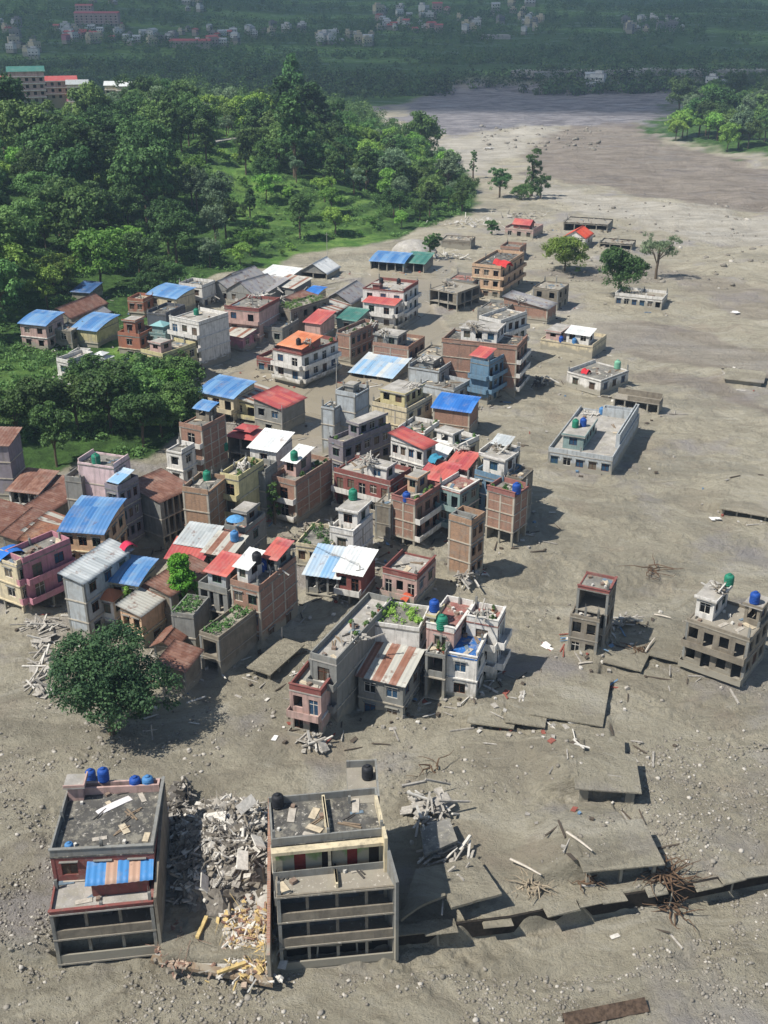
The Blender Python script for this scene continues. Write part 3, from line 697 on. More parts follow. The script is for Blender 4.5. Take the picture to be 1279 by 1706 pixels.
# ---------------------------------------------------------------- houses: name|label|left, near, right roof corner in the photo|storeys|walls|faces|ground floor|roof|rooms
TABLE = """
brick_house|bare brick house with a red banded parapet and rooftop garden, dark balconies facing the alley|650,835|691,842|738,817|2.6|br|k2|g3|o2|flat:grey:red|.5,.95,.45,.95,2.2,og,flat;P
brick_house|brick house on bared concrete stilts at the mud's edge, round blue tank on top|812,819|857,829|883,815|2.95|br|k2|k2|o2|flat:grey:red|P
concrete_tower_house|narrow grey concrete house torn open on its front, broken curved balcony on top|744,870|785,876|816,864|3.3|tb|k1|w2|h1|flat:grey|.0,.5,.0,1,.9,gy,none
apartment_house|white railed row house with a shaded blue room behind the stilted brick house|794,790|838,802|866,783|3.0|bl|w3|w2|o2|flat:grey|.2,.9,.1,.9,2.6,wh,flat
brick_house|brown box house with a tall bare side wall just behind the stilted brick house|846,795|868,801|884,784|3.0|mc|p|k1|p|flat:dark|
apartment_house|cluttered house with white parapet and red clay pots behind the stilted brick house|800,758|846,767|866,752|2.9|cr|w2|w2|w2|flat:grey:wh|.1,.6,.1,.6,2.2,cr,shed:tin
apartment_house|pale teal house with a curved white balcony behind the torn grey tower house|734,812|766,822|795,803|2.6|te|g2|w2|o2|flat:red:wh|
apartment_house|house with cream parapet and a row of planters above the muddy open corner|716,742|758,752|800,735|2.2|cr|w3|w2|w2|flat:grey:wh|.1,.5,.2,.9,2.3,wh,flat;P
apartment_house|brick red storey with a pink sheet roof in the tight middle of town|700,795|742,803|765,787|2.6|br|w2|w2|w2|shed_a:red|
apartment_house|red walled balcony block with a wide rubble strewn terrace in the middle of town|556,791|650,809|692,790|2.3|rd|g5|w2|o3|flat:pale|.05,.5,.08,.45,2.3,wh,flat
apartment_house|white house with arched windows under a dark red sheet roof|656,733|705,748|722,738|3.1|wh|w4|w1|w3|shed_b:red|
apartment_house|purple grey house with a leafy roof terrace and long shaded street front|545,738|571,744|650,714|2.4|pu|w1|w5|w1|flat:grey|.35,.95,.1,.9,2.3,pu,flat;P
concrete_tower_house|tall blank light grey concrete slab house by the flooded street|556,659|591,662|621,651|3.9|lg|p|p|p|flat:grey|.3,.8,.3,.8,1.2,gy,flat
concrete_tower_house|lower blank grey wall house joined to the tall slab house|534,681|556,683|574,675|3.2|lg|p|p|p|flat:grey|
apartment_house|house with a brick front and a cream upper room above the garden roofs|620,677|677,687|722,666|1.9|cr|k3|w3|w2|flat:grey|.2,.95,.2,.95,2.4,ye,flat
brick_shed|brick store under a bright blue curved sheet roof with a hanging blue eave|727,678|782,687|792,672|1.8|br|p|p|o2|shed_a:bblue|
apartment_house|house with a bright blue balcony face and light grey side wall|785,604|814,609|840,596|3.0|bl|g0|g3|p|flat:grey|.0,.6,.2,1,1.4,lg,shed:red
brick_apartment_block|big brick block with a knife edged corner and red balconies over the mud|740,574|861,583|890,566|3.6|br|p|g3|p|flat:dark:br|.25,.95,.3,.8,2.6,wh,flat
apartment_house|white house with red trim and arched openings behind the big brick block|794,534|834,539|884,526|3.9|wh|w3|g4|w2|flat:grey|
mud_yard_house|low yard house with a white sheet roofed room, muddy wall all round|907,566|987,579|1006,563|1.0|cr|p|p|p|flat:mud|.1,.5,.1,.55,2.2,wh,shed:wh;.1,.9,.65,.95,1.8,pk,flat
mud_yard_house|white single storey house out in the mud, light green tank and red cloth on top|950,621|1001,636|1042,619|1.2|wh|w2|w3|w2|flat:grey|
ruined_house|roofless brown ruin half swallowed by mud beyond the isolated grey house|1026,665|1098,674|1109,667|.8|mc|o4|p|o3|none|
concrete_building|isolated light grey concrete building with a tall side wall standing alone in the mud|914,751|1020,768|1063,694|1.15|lg|w5|p|w5|flat:pale|.1,.5,.5,.85,2.4,te,flat;.25,.99,.0,.09,2.6,lg,none;.9,.99,.1,.6,1.6,lg,none
apartment_house|dark muddied tower house with a red trimmed white top terrace out in the mud|965,981|1014,990|1029,968|3.25|mc|o1|w2|w2|flat:grey:rd|
apartment_house|lower muddy front of the tower house with three dark openings a floor|953,1027|998,1036|1010,1010|2.0|mc|w2|w2|w2|flat:mud|
ruined_apartment_block|mud grey apartment block with a broken top storey at the right edge|1147,1040|1248,1068|1290,1032|2.35|mc|g4|w3|w4|flat:mud|.2,.9,.65,.98,2.6,wh,flat;.5,.95,.02,.3,2.4,mc,flat
apartment_house|long white and pink row house with red striped balconies at its muddy front end|484,1151|534,1160|566,1122|2.15|pk|g2|w0|w2|flat:pale:rd|
apartment_house|long grey side walled row house with rows of potted plants on its narrow pink roof|513,1100|560,1108|660,1006|3.1|gy|g1|p|w1|flat:pale|P
garden_house|white walled house with a thick green garden covering its whole roof|628,1044|698,1052|718,1018|3.0|wh|p|w2|w2|garden|
tin_roof_house|cement house with a rust striped tin roof leaning on the long grey row house|600,1128|671,1141|703,1102|1.8|gy|w2|w2|w2|shed_a:stripe|
apartment_house|white house with a blue painted roof terrace at the mud's edge|741,1094|794,1099|822,1058|2.3|wh|w1|w2|w1|flat:bblue:wh|
apartment_house|taller rear half of the blue terraced white house with planters and a white rim|780,1036|829,1044|843,1022|3.0|wh|g1|g3|w1|flat:red:wh|P
apartment_house|house with a faded red roof terrace between the garden roof and the blue terrace|714,1046|756,1056|785,1012|3.0|pk|w1|w1|w1|flat:red:wh|.0,.4,.7,1,1.5,ye,flat
apartment_house|low front of the red terraced house with open dark floors|711,1090|741,1096|757,1066|2.3|gy|o1|p|o1|flat:grey|P
brick_house|long brick sided house with a weedy planted roof beside the buried slab|333,1058|364,1067|433,1016|1.95|mc|h1|p|p|garden|
brick_house|taller rear brick block with red and white sheet rooms over the weedy roof|385,976|431,986|492,939|2.9|br|w2|k3|w2|flat:grey|.55,.98,.1,.6,2,gy,shed:red;.1,.5,.5,.95,2.2,wh,shed:wh
apartment_house|grey house with an open upper gallery and red sheet lean-to behind the weedy roof|338,975|378,990|410,958|2.5|gy|o3|w1|w2|flat:grey|.1,.8,.1,.8,2.2,lg,shed:red
tin_roof_house|tall grey corrugated narrow house with a long white tin roof|102,967|138,971|217,921|3.1|lg|p|w3|p|shed_b:tin|
apartment_house|house with a curved blue sheet roof beside the long white tin roof|187,966|228,974|254,946|2.3|cr|w2|w1|w2|shed_a:blue|
pagoda_house|slim white tower house with a small orange tiled pyramid roof|163,996|187,1000|203,988|1.8|wh|w1|w1|w1|hip:orange|
tin_roof_house|mud walled house with a white and rust striped roof above the big tree|203,1016|234,1025|276,993|1.8|og|w2|w0|w1|shed_b:stripe|
tin_roof_house|rust roofed house half hidden by a creeper|253,980|284,991|345,948|2.1|mc|w1|w2|w1|shed_b:rust|
creeper_house|narrow house swallowed by bright green creeper|292,1020|322,1030|338,1000|2.0|gy|p|p|p|garden|
tin_shed|small dark red roofed shed in the shade above the big tree|262,1070|290,1079|304,1052|1.1|mc|p|p|p|gab:rust|
tin_shed|larger dark red roofed shed touching the right side of the big tree|272,1108|306,1117|326,1086|1.5|mc|p|p|p|shed_b:rust|
tin_roof_house|house with a two step bright red sheet roof front on the shaded square|283,929|334,935|350,913|1.5|og|w3|p|w3|shed_a:red|
tin_roof_house|house with a pale white tin roof behind the two step red roof|298,905|344,912|366,890|1.8|cr|w1|p|w1|shed_a:tin|
tin_roof_house|house with a rust and white striped roof and a planted ledge beside the red roof|342,920|382,927|408,906|1.8|mc|w2|w1|w2|shed_a:stripe|
apartment_house|low terrace house with pink cloth and a blue umbrella below the cream balconied tall house|378,880|408,888|437,862|2.0|gy|w1|w1|w1|flat:red|.3,.9,.2,.9,2,gy,flat
brick_tower_house|tall tan brick tower house with a green tank and an awning on its roof|308,817|346,824|371,800|3.4|tb|k1|k2|k1|flat:grey|
apartment_house|cream balconied tall house with grey blue side wall next to the tan brick tower|369,795|397,801|436,775|3.5|ye|g1|p|g1|flat:grey|P
apartment_house|tall white house with a bright white sheet roof in front of the flooded street|417,747|459,752|488,734|3.5|wh|w1|p|w1|shed_a:wh|
brick_house|pinkish brick house with white banded balconies and a pale sheet room on top|452,801|492,809|552,774|2.5|br|g1|k3|g1|flat:grey|.25,.7,.35,.9,2.4,pk,shed:wh;P
apartment_house|white framed front house with a tall dark brick side by the dark trees|300,711|336,718|374,699|3.2|br|g1|k3|g1|flat:grey|.6,.98,.3,.95,2,mc,shed:blue
apartment_house|small white front house one step down from the dark brick sided house|279,752|302,757|322,745|2.5|wh|w1|w1|w1|flat:grey|
tin_roof_house|house with a bright red two tiered pavilion roof|384,725|420,733|437,718|1.7|gy|o2|p|o2|hip:red|
tin_roof_house|cream balconied house with a wide blue sheet roof by the trees|337,652|388,664|418,647|2.0|cr|g3|p|o3|shed_a:blue|
tin_roof_house|cream house with a grey striped tin roof between the blue and the red roofs|391,667|427,674|457,654|1.6|ye|g2|p|o2|shed_b:stripe|
tin_roof_house|yellow fronted house with a plain red sheet roof and grey side wall|427,672|468,682|503,664|1.9|gy|w2|p|w1|shed_b:red|
hotel_building|white and dark red hotel with its ground floor standing in water|459,583|502,593|557,570|2.5|wh|g2|g4|w2|flat:grey:rd|.0,.55,.0,.8,1.4,rd,shed:orange;P
tin_shed|low red and black shed against the side of the white and red hotel|436,596|457,604|470,592|1.1|rd|w2|p|p|flat:grey|
apartment_house|white balconied house with a tall blank blue grey side wall|284,533|331,542|378,527|3.6|wh|g3|p|g3|flat:pale:wh|
apartment_house|cream house with a pink brick room on its roof at the edge of the trees|240,586|271,595|320,576|2.5|ye|g1|w4|g1|flat:grey|.15,.5,.3,.85,1.9,pk,flat
apartment_house|pink fronted house with a big grey side wall|377,515|431,520|465,502|3.0|pk|g2|p|w2|flat:grey:rd|
tin_roof_house|little bright pink house with a striped tin roof below a big grey wall|377,555|404,562|427,551|1.4|pn|p|w2|p|shed_a:stripe|
apartment_house|dark weathered house with weeds on its roof and a round white balcony|461,513|484,519|541,499|2.3|mc|g1|w4|w1|garden|
tin_roof_house|small pink house with a dull red roof in the packed upper quarter|511,536|533,540|552,528|1.6|pk|p|p|p|shed_a:red|
white_house|small bright white house with arched windows at the forest edge|305,474|336,480|350,471|2.0|wh|w2|k1|w2|flat:grey|
collapsed_house|grey collapsed roofed house nearest the small bright white house|352,478|386,486|412,471|1.3|gy|w2|w1|p|gab:gray|
collapsed_house|grey roofed house with a sagging ridge above the pink fronted house|386,482|424,492|458,478|1.5|gy|w2|w1|p|gab:gray|
collapsed_house|grey slate heap of a house highest in the packed upper quarter|372,467|408,474|436,461|1.1|mc|w1|w1|p|gab:gray|
tin_roof_house|pale grey roofed house behind the weathered house with the round balcony|420,479|446,486|470,473|1.5|gy|w1|p|p|shed_a:gray|
tin_roof_house|cream house with a wide blue sheet roof against the dark forest|257,488|293,498|313,487|1.7|cr|w2|p|p|shed_a:blue|
tin_shed|shed with a white and light blue roof at the top of the packed quarter|438,457|478,464|495,455|1.1|gy|o2|p|o2|shed_a:wh|
tin_roof_house|house with a rust and pale green roof below the white and light blue shed|461,473|489,481|508,471|1.5|gy|w1|p|p|shed_a:stripe|
collapsed_house|white sheet shed crumpled on the wet mud below the fields|506,450|544,456|554,444|.7|gy|o2|p|p|gab:wh|
collapsed_house|big pale tin roof slumped beside the white and red house|541,498|585,506|604,484|.9|mc|p|p|p|gab:gray|
tin_shed|tiny shed under a bright blue tarpaulin|512,489|526,493|534,485|1.2|cr|p|p|p|shed_a:bblue|
tin_shed|small dark shed with a teal tarpaulin behind the long brick house|566,530|592,535|606,524|1.3|te|w1|w1|p|shed_a:green|
apartment_house|white house with red bands, tallest beside the upper flooded street|610,481|672,488|692,473|3.1|wh|g3|g3|w3|flat:pale:rd|.05,.3,.6,.8,1.2,rd,flat
apartment_house|lower front of the white and red house under a bright red sheet roof|610,503|656,509|673,499|2.3|wh|g2|g2|w2|shed_a:red|
brick_house|long brick house with white framed shopfront side|562,556|583,560|626,541|2.4|br|k1|w5|k1|flat:grey|P
brick_house|brick house with muddy balconies in front of the white house with red bands|622,577|680,583|711,567|1.7|br|k2|g3|p|flat:mud|.0,.6,.3,.98,2.4,gy,flat
collapsed_house|collapsed low house under a light blue and white tarpaulin roof|592,618|652,630|672,609|.5|mc|o3|p|p|shed_a:tarp|
concrete_building|blank white grey box house with a cluttered roof|682,614|731,621|758,605|1.9|lg|p|w2|p|flat:dark|.2,.7,.3,.8,1.2,gy,flat
white_house|low white step house beneath the blank white grey box house|700,643|756,653|785,640|1.2|lg|p|w1|p|flat:grey|
hotel_building|orange hotel of three storeys with cream bands|787,443|834,448|872,424|2.9|og|w3|g4|w3|flat:dark|
tin_roof_house|low house with red doors against the orange hotel|748,468|788,473|800,462|1.5|gy|w3|p|w3|flat:red|
ruined_house|roofless two storey concrete frame standing in water|716,483|762,490|800,478|1.7|mc|o3|o3|o3|flat:mud|
tin_roof_house|long brick house with a grey blue tin roof|846,505|912,515|920,505|1.5|br|p|p|p|shed_b:gray|
brick_house|dusty brick house behind the long grey blue tin roof|893,479|930,485|941,474|1.9|mc|w2|w2|p|flat:mud|
brick_house|plain low brick house with a grey flat roof behind the orange hotel|836,413|866,416|874,409|1.2|br|p|w1|p|flat:grey|
collapsed_house|pink washed house with broken brick rooms near the river bend|846,380|888,385|899,377|1.0|pk|w3|p|p|flat:mud|.2,.7,.2,.8,1.5,rd,gab:red
brick_house|mud coloured box house beside the light brown dome of sand|739,400|784,403|789,396|1.0|mc|p|p|p|flat:mud|
tin_shed|long low shed with a blue and pink sheet roof at the forest edge|622,434|672,439|680,430|1.1|te|o4|p|o4|shed_a:blue|
tin_shed|low shed with a dark green sheet roof beside the long blue roofed shed|676,436|706,440|714,430|1.0|gy|o2|p|o2|shed_a:green|
tin_roof_house|white cottage with a bright orange red gable roof alone on the mud|942,394|975,397|986,389|1.2|wh|w2|w1|w2|gab:bright
ruined_shed|burnt black shed nearest the pale river|944,371|1012,376|1018,367|.8|bk|o4|p|p|flat:mud|
ruined_shed|burnt black low shed between the orange roof and the sparse tree|1002,405|1052,409|1058,402|.7|bk|o3|p|p|flat:mud|
row_shed|long low white row house with square dark windows under the dark round tree|1030,492|1103,500|1110,490|.9|wh|w6|p|p|flat:mud|
pink_house|long pink street house with tall windows above an open arcade|10,926|38,939|112,907|2.9|pn|g2|g2|o2|flat:grey|
apartment_house|cream end of the pink street block with a blue sheet on its roof|-62,913|27,944|40,937|2.9|cr|w3|w1|o3|flat:pale|.1,.9,.55,.8,1.5,gy,shed:blue
orange_house|pale orange house with white corner posts under a two tone blue roof|106,884|170,889|203,850|2.9|og|w3|w3|w3|shed_a:blue|
pink_tower_house|tall pale pink tower house with a railed roof and a green tank|134,772|189,781|212,764|4.5|pw|p|w1|p|flat:grey|
concrete_tower_house|narrow grey cement house tucked behind the pale pink tower|112,799|135,804|150,790|3.6|gy|p|p|p|flat:grey|
apartment_house|purple grey street house with a tan cloth covered terrace joined to the pink tower|178,812|196,818|226,800|3.8|pu|w1|w3|w1|flat:grey|.1,.8,.1,.8,1,cr,shed:tarp
tin_roof_house|long arcaded street house under a patched rust brown roof|222,818|266,836|313,812|2.7|gy|p|o5|p|shed_b:rust|
brick_house|dark red fronted house at the left edge above the rust roofs|-50,734|12,742|18,724|3.5|pu|p|p|p|shed_a:rust|
tin_roof_house|white posted house with an open veranda and a reddish brown roof near the dark trees|20,815|62,822|88,798|1.4|wh|o3|p|o3|shed_a:rust|
tin_roof_house|dim weathered roofed house right of the white posted veranda|62,822|88,828|108,806|1.2|wh|o2|p|o2|shed_a:rust|
tin_shed|patchy red roofed shed in the rust roof cluster, nearest the grey cement house|52,848|78,856|122,822|1.2|mc|p|p|p|shed_b:rust|
tin_shed|darkest brown roofed shed at the left frame edge|-40,872|6,888|34,850|1.2|mc|p|p|p|shed_b:rust|
tin_shed|long lean brown roofed shed in the middle of the rust roof cluster|12,892|28,899|66,858|1.3|mc|p|p|p|shed_b:rust|
tin_shed|shed with white edged skylight strips in its rust roof|48,888|72,896|106,866|1.4|mc|p|p|p|shed_b:stripe|
tin_shed|orange brown roofed shed right behind the pink street house|44,905|92,914|112,886|1.6|mc|p|p|p|shed_b:orangerust|
white_house|pinkish house with a light blue sheet roof and pale window bands in the green slope|40,537|75,543|97,530|2.2|pk|w2|w2|w2|shed_a:blue|
brick_house|brown windowed extension right of the light blue roofed slope house|96,548|118,552|132,541|1.6|mc|w1|w2|w1|flat:mud|
tin_roof_house|yellow walled cottage with a bright blue roof on the green slope|126,546|160,552|190,536|1.5|ye|p|p|p|shed_a:blue|
orange_house|orange two tier house with a teal roof ledge and an orange brick turret|203,556|232,562|250,549|1.7|or|w1|w3|w1|flat:teal|.2,.8,.3,.9,3,or,flat
temple_house|pale teal shrine with a little white dome|248,552|275,558|286,548|1.7|te|w2|w1|w1|flat:teal|.2,.8,.2,.8,1.5,te,hip:teal
orange_house|small orange house with cream bands at the forest edge|218,499|238,503|248,494|1.5|or|w2|w1|w2|flat:cream|
concrete_building|dark slate coloured walled house between the shrine and the blue roof|252,520|276,526|298,512|1.8|sl|p|p|p|flat:dark|
tin_shed|long pinkish brown roofed shed in the clearing of the forest|84,522|118,530|168,504|.9|mc|p|p|p|gab:rust|
tin_shed|dark roofed shed below the pinkish brown roof in the forest clearing|128,536|146,540|172,520|.8|mc|p|p|p|gab:gray|
tin_shed|dark blue sheeted small shed at the top of the forest clearing|126,484|148,488|160,478|1.0|mc|p|p|p|shed_a:dblue|
white_house|tall thin white and pink front wall house above the dark trees|98,601|113,606|150,592|2.3|wh|w1|p|w1|flat:grey|
white_house|plain white cube house next to the tall thin white house|118,592|136,595|146,586|1.4|wh|p|p|p|flat:grey|
pagoda_house|small white shrine with a stepped white and red roof|154,598|172,601|184,594|.9|wh|o2|o2|o2|hip:wh|
ruined_house|dark grey roofless walled plot below the white and red shrine|156,615|186,622|206,608|.9|sl|p|p|p|flat:dark|
buried_house|mud roofed house sunk to its slab, with a dark slot along the right side|893,1182|996,1203|1003,1128|.3|mud|o3|o3|o2|none|
buried_house|two bay sunken roof with tilted stubs at the foot of the blue terraced white house|788,1197|848,1207|850,1176|.25|mud|o2|o1|o1|none|
buried_house|small sunken roof between the two bay roof and the dark slotted one|851,1196|900,1205|903,1170|.22|mud|o1|o1|o1|none|
buried_house|sunken house with a wide black opening under its mud covered roof slab|967,1308|1058,1314|1050,1262|.75|mud|h1|o1|o1|none|
buried_house|flat mud roof behind the sunken house with the wide black opening|974,1272|1032,1277|1034,1234|.25|mud|p|o2|o1|none|
buried_house|large sunken slab above the embankment with a long black slot beside the root tangle|985,1457|1094,1433|1080,1370|.8|mud|o2|o1|o1|none|
buried_house|mud covered roof tilting into the open side of the right edge apartment block|1095,1080|1146,1102|1150,1052|.3|mud|o1|o1|o1|none|
buried_house|mud roof with broken rim at the right edge beyond the debris fan|1208,838|1300,862|1300,805|.45|mud|o4|o1|o1|none|
buried_house|sunken flat slab next to the right side of the tower house|1012,1103|1062,1112|1092,1066|.25|mud|o1|o1|o1|none|
buried_house|long sunken slab far out in the river mud at the right edge|1210,629|1268,636|1270,620|.4|mud|p|p|p|none|
buried_house|low concrete slab pavilion stuck in the mud beside the weedy roofed brick house|424,1108|448,1118|494,1074|.45|mud|o1|o3|o1|none|
garden_house|low cream house under a ragged leafy trellis beside the white and blue house|500,905|549,917|566,884|1.3|cr|w3|p|p|garden|
apartment_house|narrow white house with a blue window and a stepped white upper floor, mid town|550,887|588,893|622,866|2.0|wh|w1|k2|w1|flat:pale:wh|.3,.98,.05,.95,2.5,wh,flat
tin_roof_house|stilted shack with a blue and white patched tin roof below the leafy trellis|512,957|563,963|586,930|1.4|gy|o3|p|o2|shed_a:tarp|
tin_roof_house|narrow shack with a white tin roof over a dark red upper front|563,951|601,958|622,931|1.8|rd|g2|p|o2|shed_a:wh|
apartment_house|low house with a whitish pink terrace roof and pink rails|641,955|694,967|724,936|1.5|pk|g3|w2|w2|flat:pale:rd|
ruined_house|crumbling rubble stone wall house left of the red banded brick house|627,840|650,845|668,826|2.2|mc|p|p|p|flat:mud|
concrete_tower_house|blank slate grey twin wall right of the cream balconied tall house|417,783|441,790|455,775|3.1|gy|p|p|p|flat:grey|
apartment_house|small cluttered grey house between the grey box house and the blue balconied house|752,612|784,618|798,604|1.6|gy|w2|w1|w1|flat:dark|
tin_shed|low shed with a dull white sheet roof wedged beside the white house with arched windows|716,758|738,764|750,748|2.2|wh|w1|w1|p|shed_a:wh|
apartment_house|cream railed terrace house on the muddy edge behind the arched white house|668,716|706,726|724,708|2.0|cr|w2|w2|w1|flat:grey:wh|P
tin_shed|small pink sheet roofed room behind the brick red middle storey|748,776|774,784|788,766|2.6|pk|w1|w1|p|shed_a:red|
ruined_house|open roofless shell below the white house with red trim|700,590|738,598|752,582|1.2|mc|h2|h1|p|flat:mud|
apartment_house|two storey dull white house left of the orange hotel's red doored annex|800,516|838,522|852,508|1.3|gy|w2|w1|p|flat:grey|
tin_shed|shed with a rusty roof in the packed quarter beside the weathered weed roofed house|486,500|510,507|524,494|1.9|mc|w1|w1|p|shed_b:rust|
tin_shed|low shed with a pale striped roof behind the small pink dull red roofed house|536,515|560,520|574,508|1.6|gy|w1|w1|p|shed_b:stripe|
apartment_house|grey flat roofed house between the cream balconied house and the pink sheet house|440,545|470,552|486,536|1.4|gy|w2|w1|p|flat:mud|
tin_shed|dark sheet shed hugging the wall of the bright white sheet roofed tall house|440,752|452,757|470,742|1.7|mc|p|w1|p|shed_a:gray|
brick_shed|low brick store on the shaded square under the tan brick tower|316,872|344,878|356,862|1.3|br|p|p|p|shed_a:rust|
"""
# ---------------------------------------------------------------- read the house list
rows = []
for ln in TABLE.strip().split('\n'):
    f = ln.split('|')
    while len(f) < 12: f.append('')
    L, N, R = [tuple(map(float, q.split(','))) for q in f[2:5]]; zr = float(f[5])*SH_
    if len(f) > 12: f[11] = f[11]+';'+f[12]
    if f[11] == '' and f[10].endswith('|P'): pass
    rows.append([f, L, N, R, zr, 0.0])
def footprint(L, N, R, z):
    l, n, r = [at(p[0], p[1], z).xy for p in (L, N, R)]
    a = r-n; b = l-n; la, lb = a.length, b.length
    ta = math.atan2(a.y, a.x); tb = math.atan2(b.y, b.x)-math.pi/2
    df = (tb-ta+math.pi) % (2*math.pi)-math.pi; t = ta+df*lb/(la+lb)
    ex = Vector((math.cos(t), math.sin(t))); ey = Vector((-ex.y, ex.x))
    return n, t, max(1.2, a.dot(ex)), max(1.2, b.dot(ey))
for r in rows:
    for _ in range(4):
        n, t, w, d = footprint(r[1], r[2], r[3], r[4]+r[5]); c = n+Vector((math.cos(t), math.sin(t)))*w*.4
        r[5] = h1(n.x, n.y)*.5+h1(c.x, c.y)*.5
    n, t, w, d = footprint(r[1], r[2], r[3], r[4]+r[5]); k = 1 if r[0][0] == 'buried_house' or w > 14 else 1.07; r += [n, t, w*k, d*k]
for r in rows:
    if r[0][0] == 'buried_house' and 'pavilion' not in r[0][1]:
        n, t, w, d = r[6:]; MOUNDS.append((n.x, n.y, math.cos(t), math.sin(t), -math.sin(t), math.cos(t), w, d, r[4]-.06))
        # mud is banked up from the far side (local +y) and the right
for r in rows:
    if r[0][0] != 'buried_house': n, t, w, d = r[6:]; MOUNDS.append((n.x, n.y, math.cos(t), math.sin(t), -math.sin(t), math.cos(t), w, d, -1))
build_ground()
NB = [m_ for m_ in MOUNDS]
FOOT = []
for r in rows:
    f = r[0]; n, t, w, d = r[6:]
    build_house(f[0], f[1], n.x, n.y, r[5], w, d, t, r[4], f[6], f[7], f[8], f[9], f[10], f[11])
    FOOT.append((n.x+math.cos(t)*w/2-math.sin(t)*d/2, n.y+math.sin(t)*w/2+math.cos(t)*d/2, max(w, d)/2))
FX = np.array(FOOT)

# ---------------------------------------------------------------- the front row, close to the camera
ZB = -1.6
def front(name, label, L, N, R, z, *a, **k):
    n, t, w, d = footprint(L, N, R, z); k.setdefault('cat', 'building')
    return build_house(name, label, n.x, n.y, ZB, w, d, t, z-ZB, *a, **k), n, t, w, d
rA, n, t, w, d = front('apartment_block', 'rear block of the leftmost front building, wide grey flat roof with low walls', (85,1424), (255,1419), (269,1306), 7.1, 'rd', 'w3', 'p', 'p', 'flat:dark:gy', '.86,1,.02,.98,.8,pk,none;.78,.97,.8,.99,1.6,pk,flat', cat='building')
rB, n, t, w2, d2 = front('apartment_block', 'front block of the leftmost front building, magenta edged terrace over two dark open storeys', (83,1521), (254,1507), (255,1424), 4.2, 'mc', 'v3', 'p', 'v3', 'flat:pale:rd', '.24,.93,.02,.62,1.65,rd,shed:bstripe', cat='building')
rC, n, t, w3, d3 = front('apartment_block', 'rear block of the middle front building, dark roof split by a pale ridge wall', (453,1411), (640,1391), (628,1322), 9.3, 'gy', 'g4', 'p', 'p', 'flat:dark', '.03,.97,.47,.53,.7,cr,none', cat='building')
rD, n, t, w4, d4 = front('apartment_block', 'front block of the middle front building, tan muddy terrace over three open storeys', (461,1492), (660,1477), (643,1405), 6.4, 'mc', 'v4', 'o2', 'v4', 'flat:mud', '.05,.97,.47,.52,.5,cr,none', cat='building')
# facade of pale green with doors facing the terrace
fg = MB(); 
n5, t5, w5, d5 = footprint((453,1411), (640,1391), (628,1322), 9.3)
fr_ = empty('terrace_front', (n5.x, n5.y, 6.4), t5, label='pale green wall with dark red doors facing the tan terrace of the front row', cat='wall')
a = MB()
for i, (s0, s1) in enumerate(((.3, 1.2), (2.2, 3.4), (5.2, 6.0), (7.6, 8.6))): pass
S5 = d5; x = -.28
segs = [0, .5, 1.4, 2.4, 3.3, 4.6, 5.5, 6.9, 7.9, S5]; col = [0, 1, 0, 2, 0, 1, 0, 2, 0]
for i in range(9):
    s0, s1 = segs[i]/segs[-1]*S5, segs[i+1]/segs[-1]*S5
    if col[i] == 0: a.box(x, x+.2, s0, s1, 0, 2.6)
    else:
        a.box(x, x+.2, s0, s1, 2.1, 2.6); q = MB(); q.box(x+.1, x+.15, s0, s1, 0, 2.1)
        q.build('door' if col[i] == 2 else 'window_dark_panel', [plain('door_red', '7a2f2c') if col[i] == 2 else plain('painted_interior_shade', '2a2623', .9)], fr_)  # windows are closed by dark panels, interior shade put into their colour
a.build('wall', [wallmat('grn')], fr_)
a = MB(); a.box(-1.0, -.3, -.1, S5+.1, 2.62, 2.95); a.build('canopy_beam', [wallmat('cr')], fr_)
for s in (.05, S5*.5, S5-.1):
    a = MB(); a.box(-.75, -.5, s-.13, s+.13, 0, 2.61); a.build('post', [wallmat('cr')], fr_)
# open stair frame at the back right of that roof
nb = at(582,1338,9.3).xy; nb2 = at(630,1336,9.3).xy
e = (nb2-nb); tt = math.atan2(e.y, e.x); st = empty('stair_tower', (nb.x, nb.y, 6.2), tt, label='open concrete stair frame with a black tank at the back of the middle front building', cat='stair tower')
wl = e.length
for (a_, b_) in ((0,0),(wl,0),(0,5),(wl,5)):
    c = MB(); c.box(a_-.12, a_+.12, b_-.12, b_+.12, -7, 3.9); c.build('column', [CONC], st)
c = MB(); c.box(-.1, wl+.1, -.1, 5.1, 3.0, 3.14); c.build('slab', [floormat('mud')], st)
c = MB(); c.box(wl-.05, wl+.12, .13, 4.87, -7, 3.9); c.box(.13, wl-.13, 4.9, 5.05, -7, 3.9); c.box(-.12, .02, .13, 4.87, -7, 2.99); c.build('wall', [wallmat('gy')], st)
# stepped side walls along the middle building
def wallbar(label, p, q, z0, z1, th, mat, name='side_wall', z1b=None):
    p = Vector(p); q = Vector(q); e = q-p; L = e.length; m = MB(); zb = z1b or z1
    m.add([(0,-th/2,z0),(L,-th/2,z0),(L,th/2,z0),(0,th/2,z0),(0,-th/2,z1),(L,-th/2,zb),(L,th/2,zb),(0,th/2,z1)], [(0,3,2,1),(4,5,6,7),(0,1,5,4),(1,2,6,5),(2,3,7,6),(3,0,4,7)])
    o = m.build(name, [wallmat(mat)], label=label, cat='wall'); o.location = (p.x, p.y, 0); o.rotation_euler.z = math.atan2(e.y, e.x); return o
wallbar('pale concrete side wall running down the right edge of the middle front building', at(626,1328,10.0).xy, at(643,1400,10.0).xy, -2, 10.2, .28, 'cr')
wallbar('broken end of the pale side wall beside the tan terrace of the middle front building', at(644,1402,9.4).xy, at(662,1470,7.2).xy, -2, 9.2, .28, 'gy', z1b=7.2)
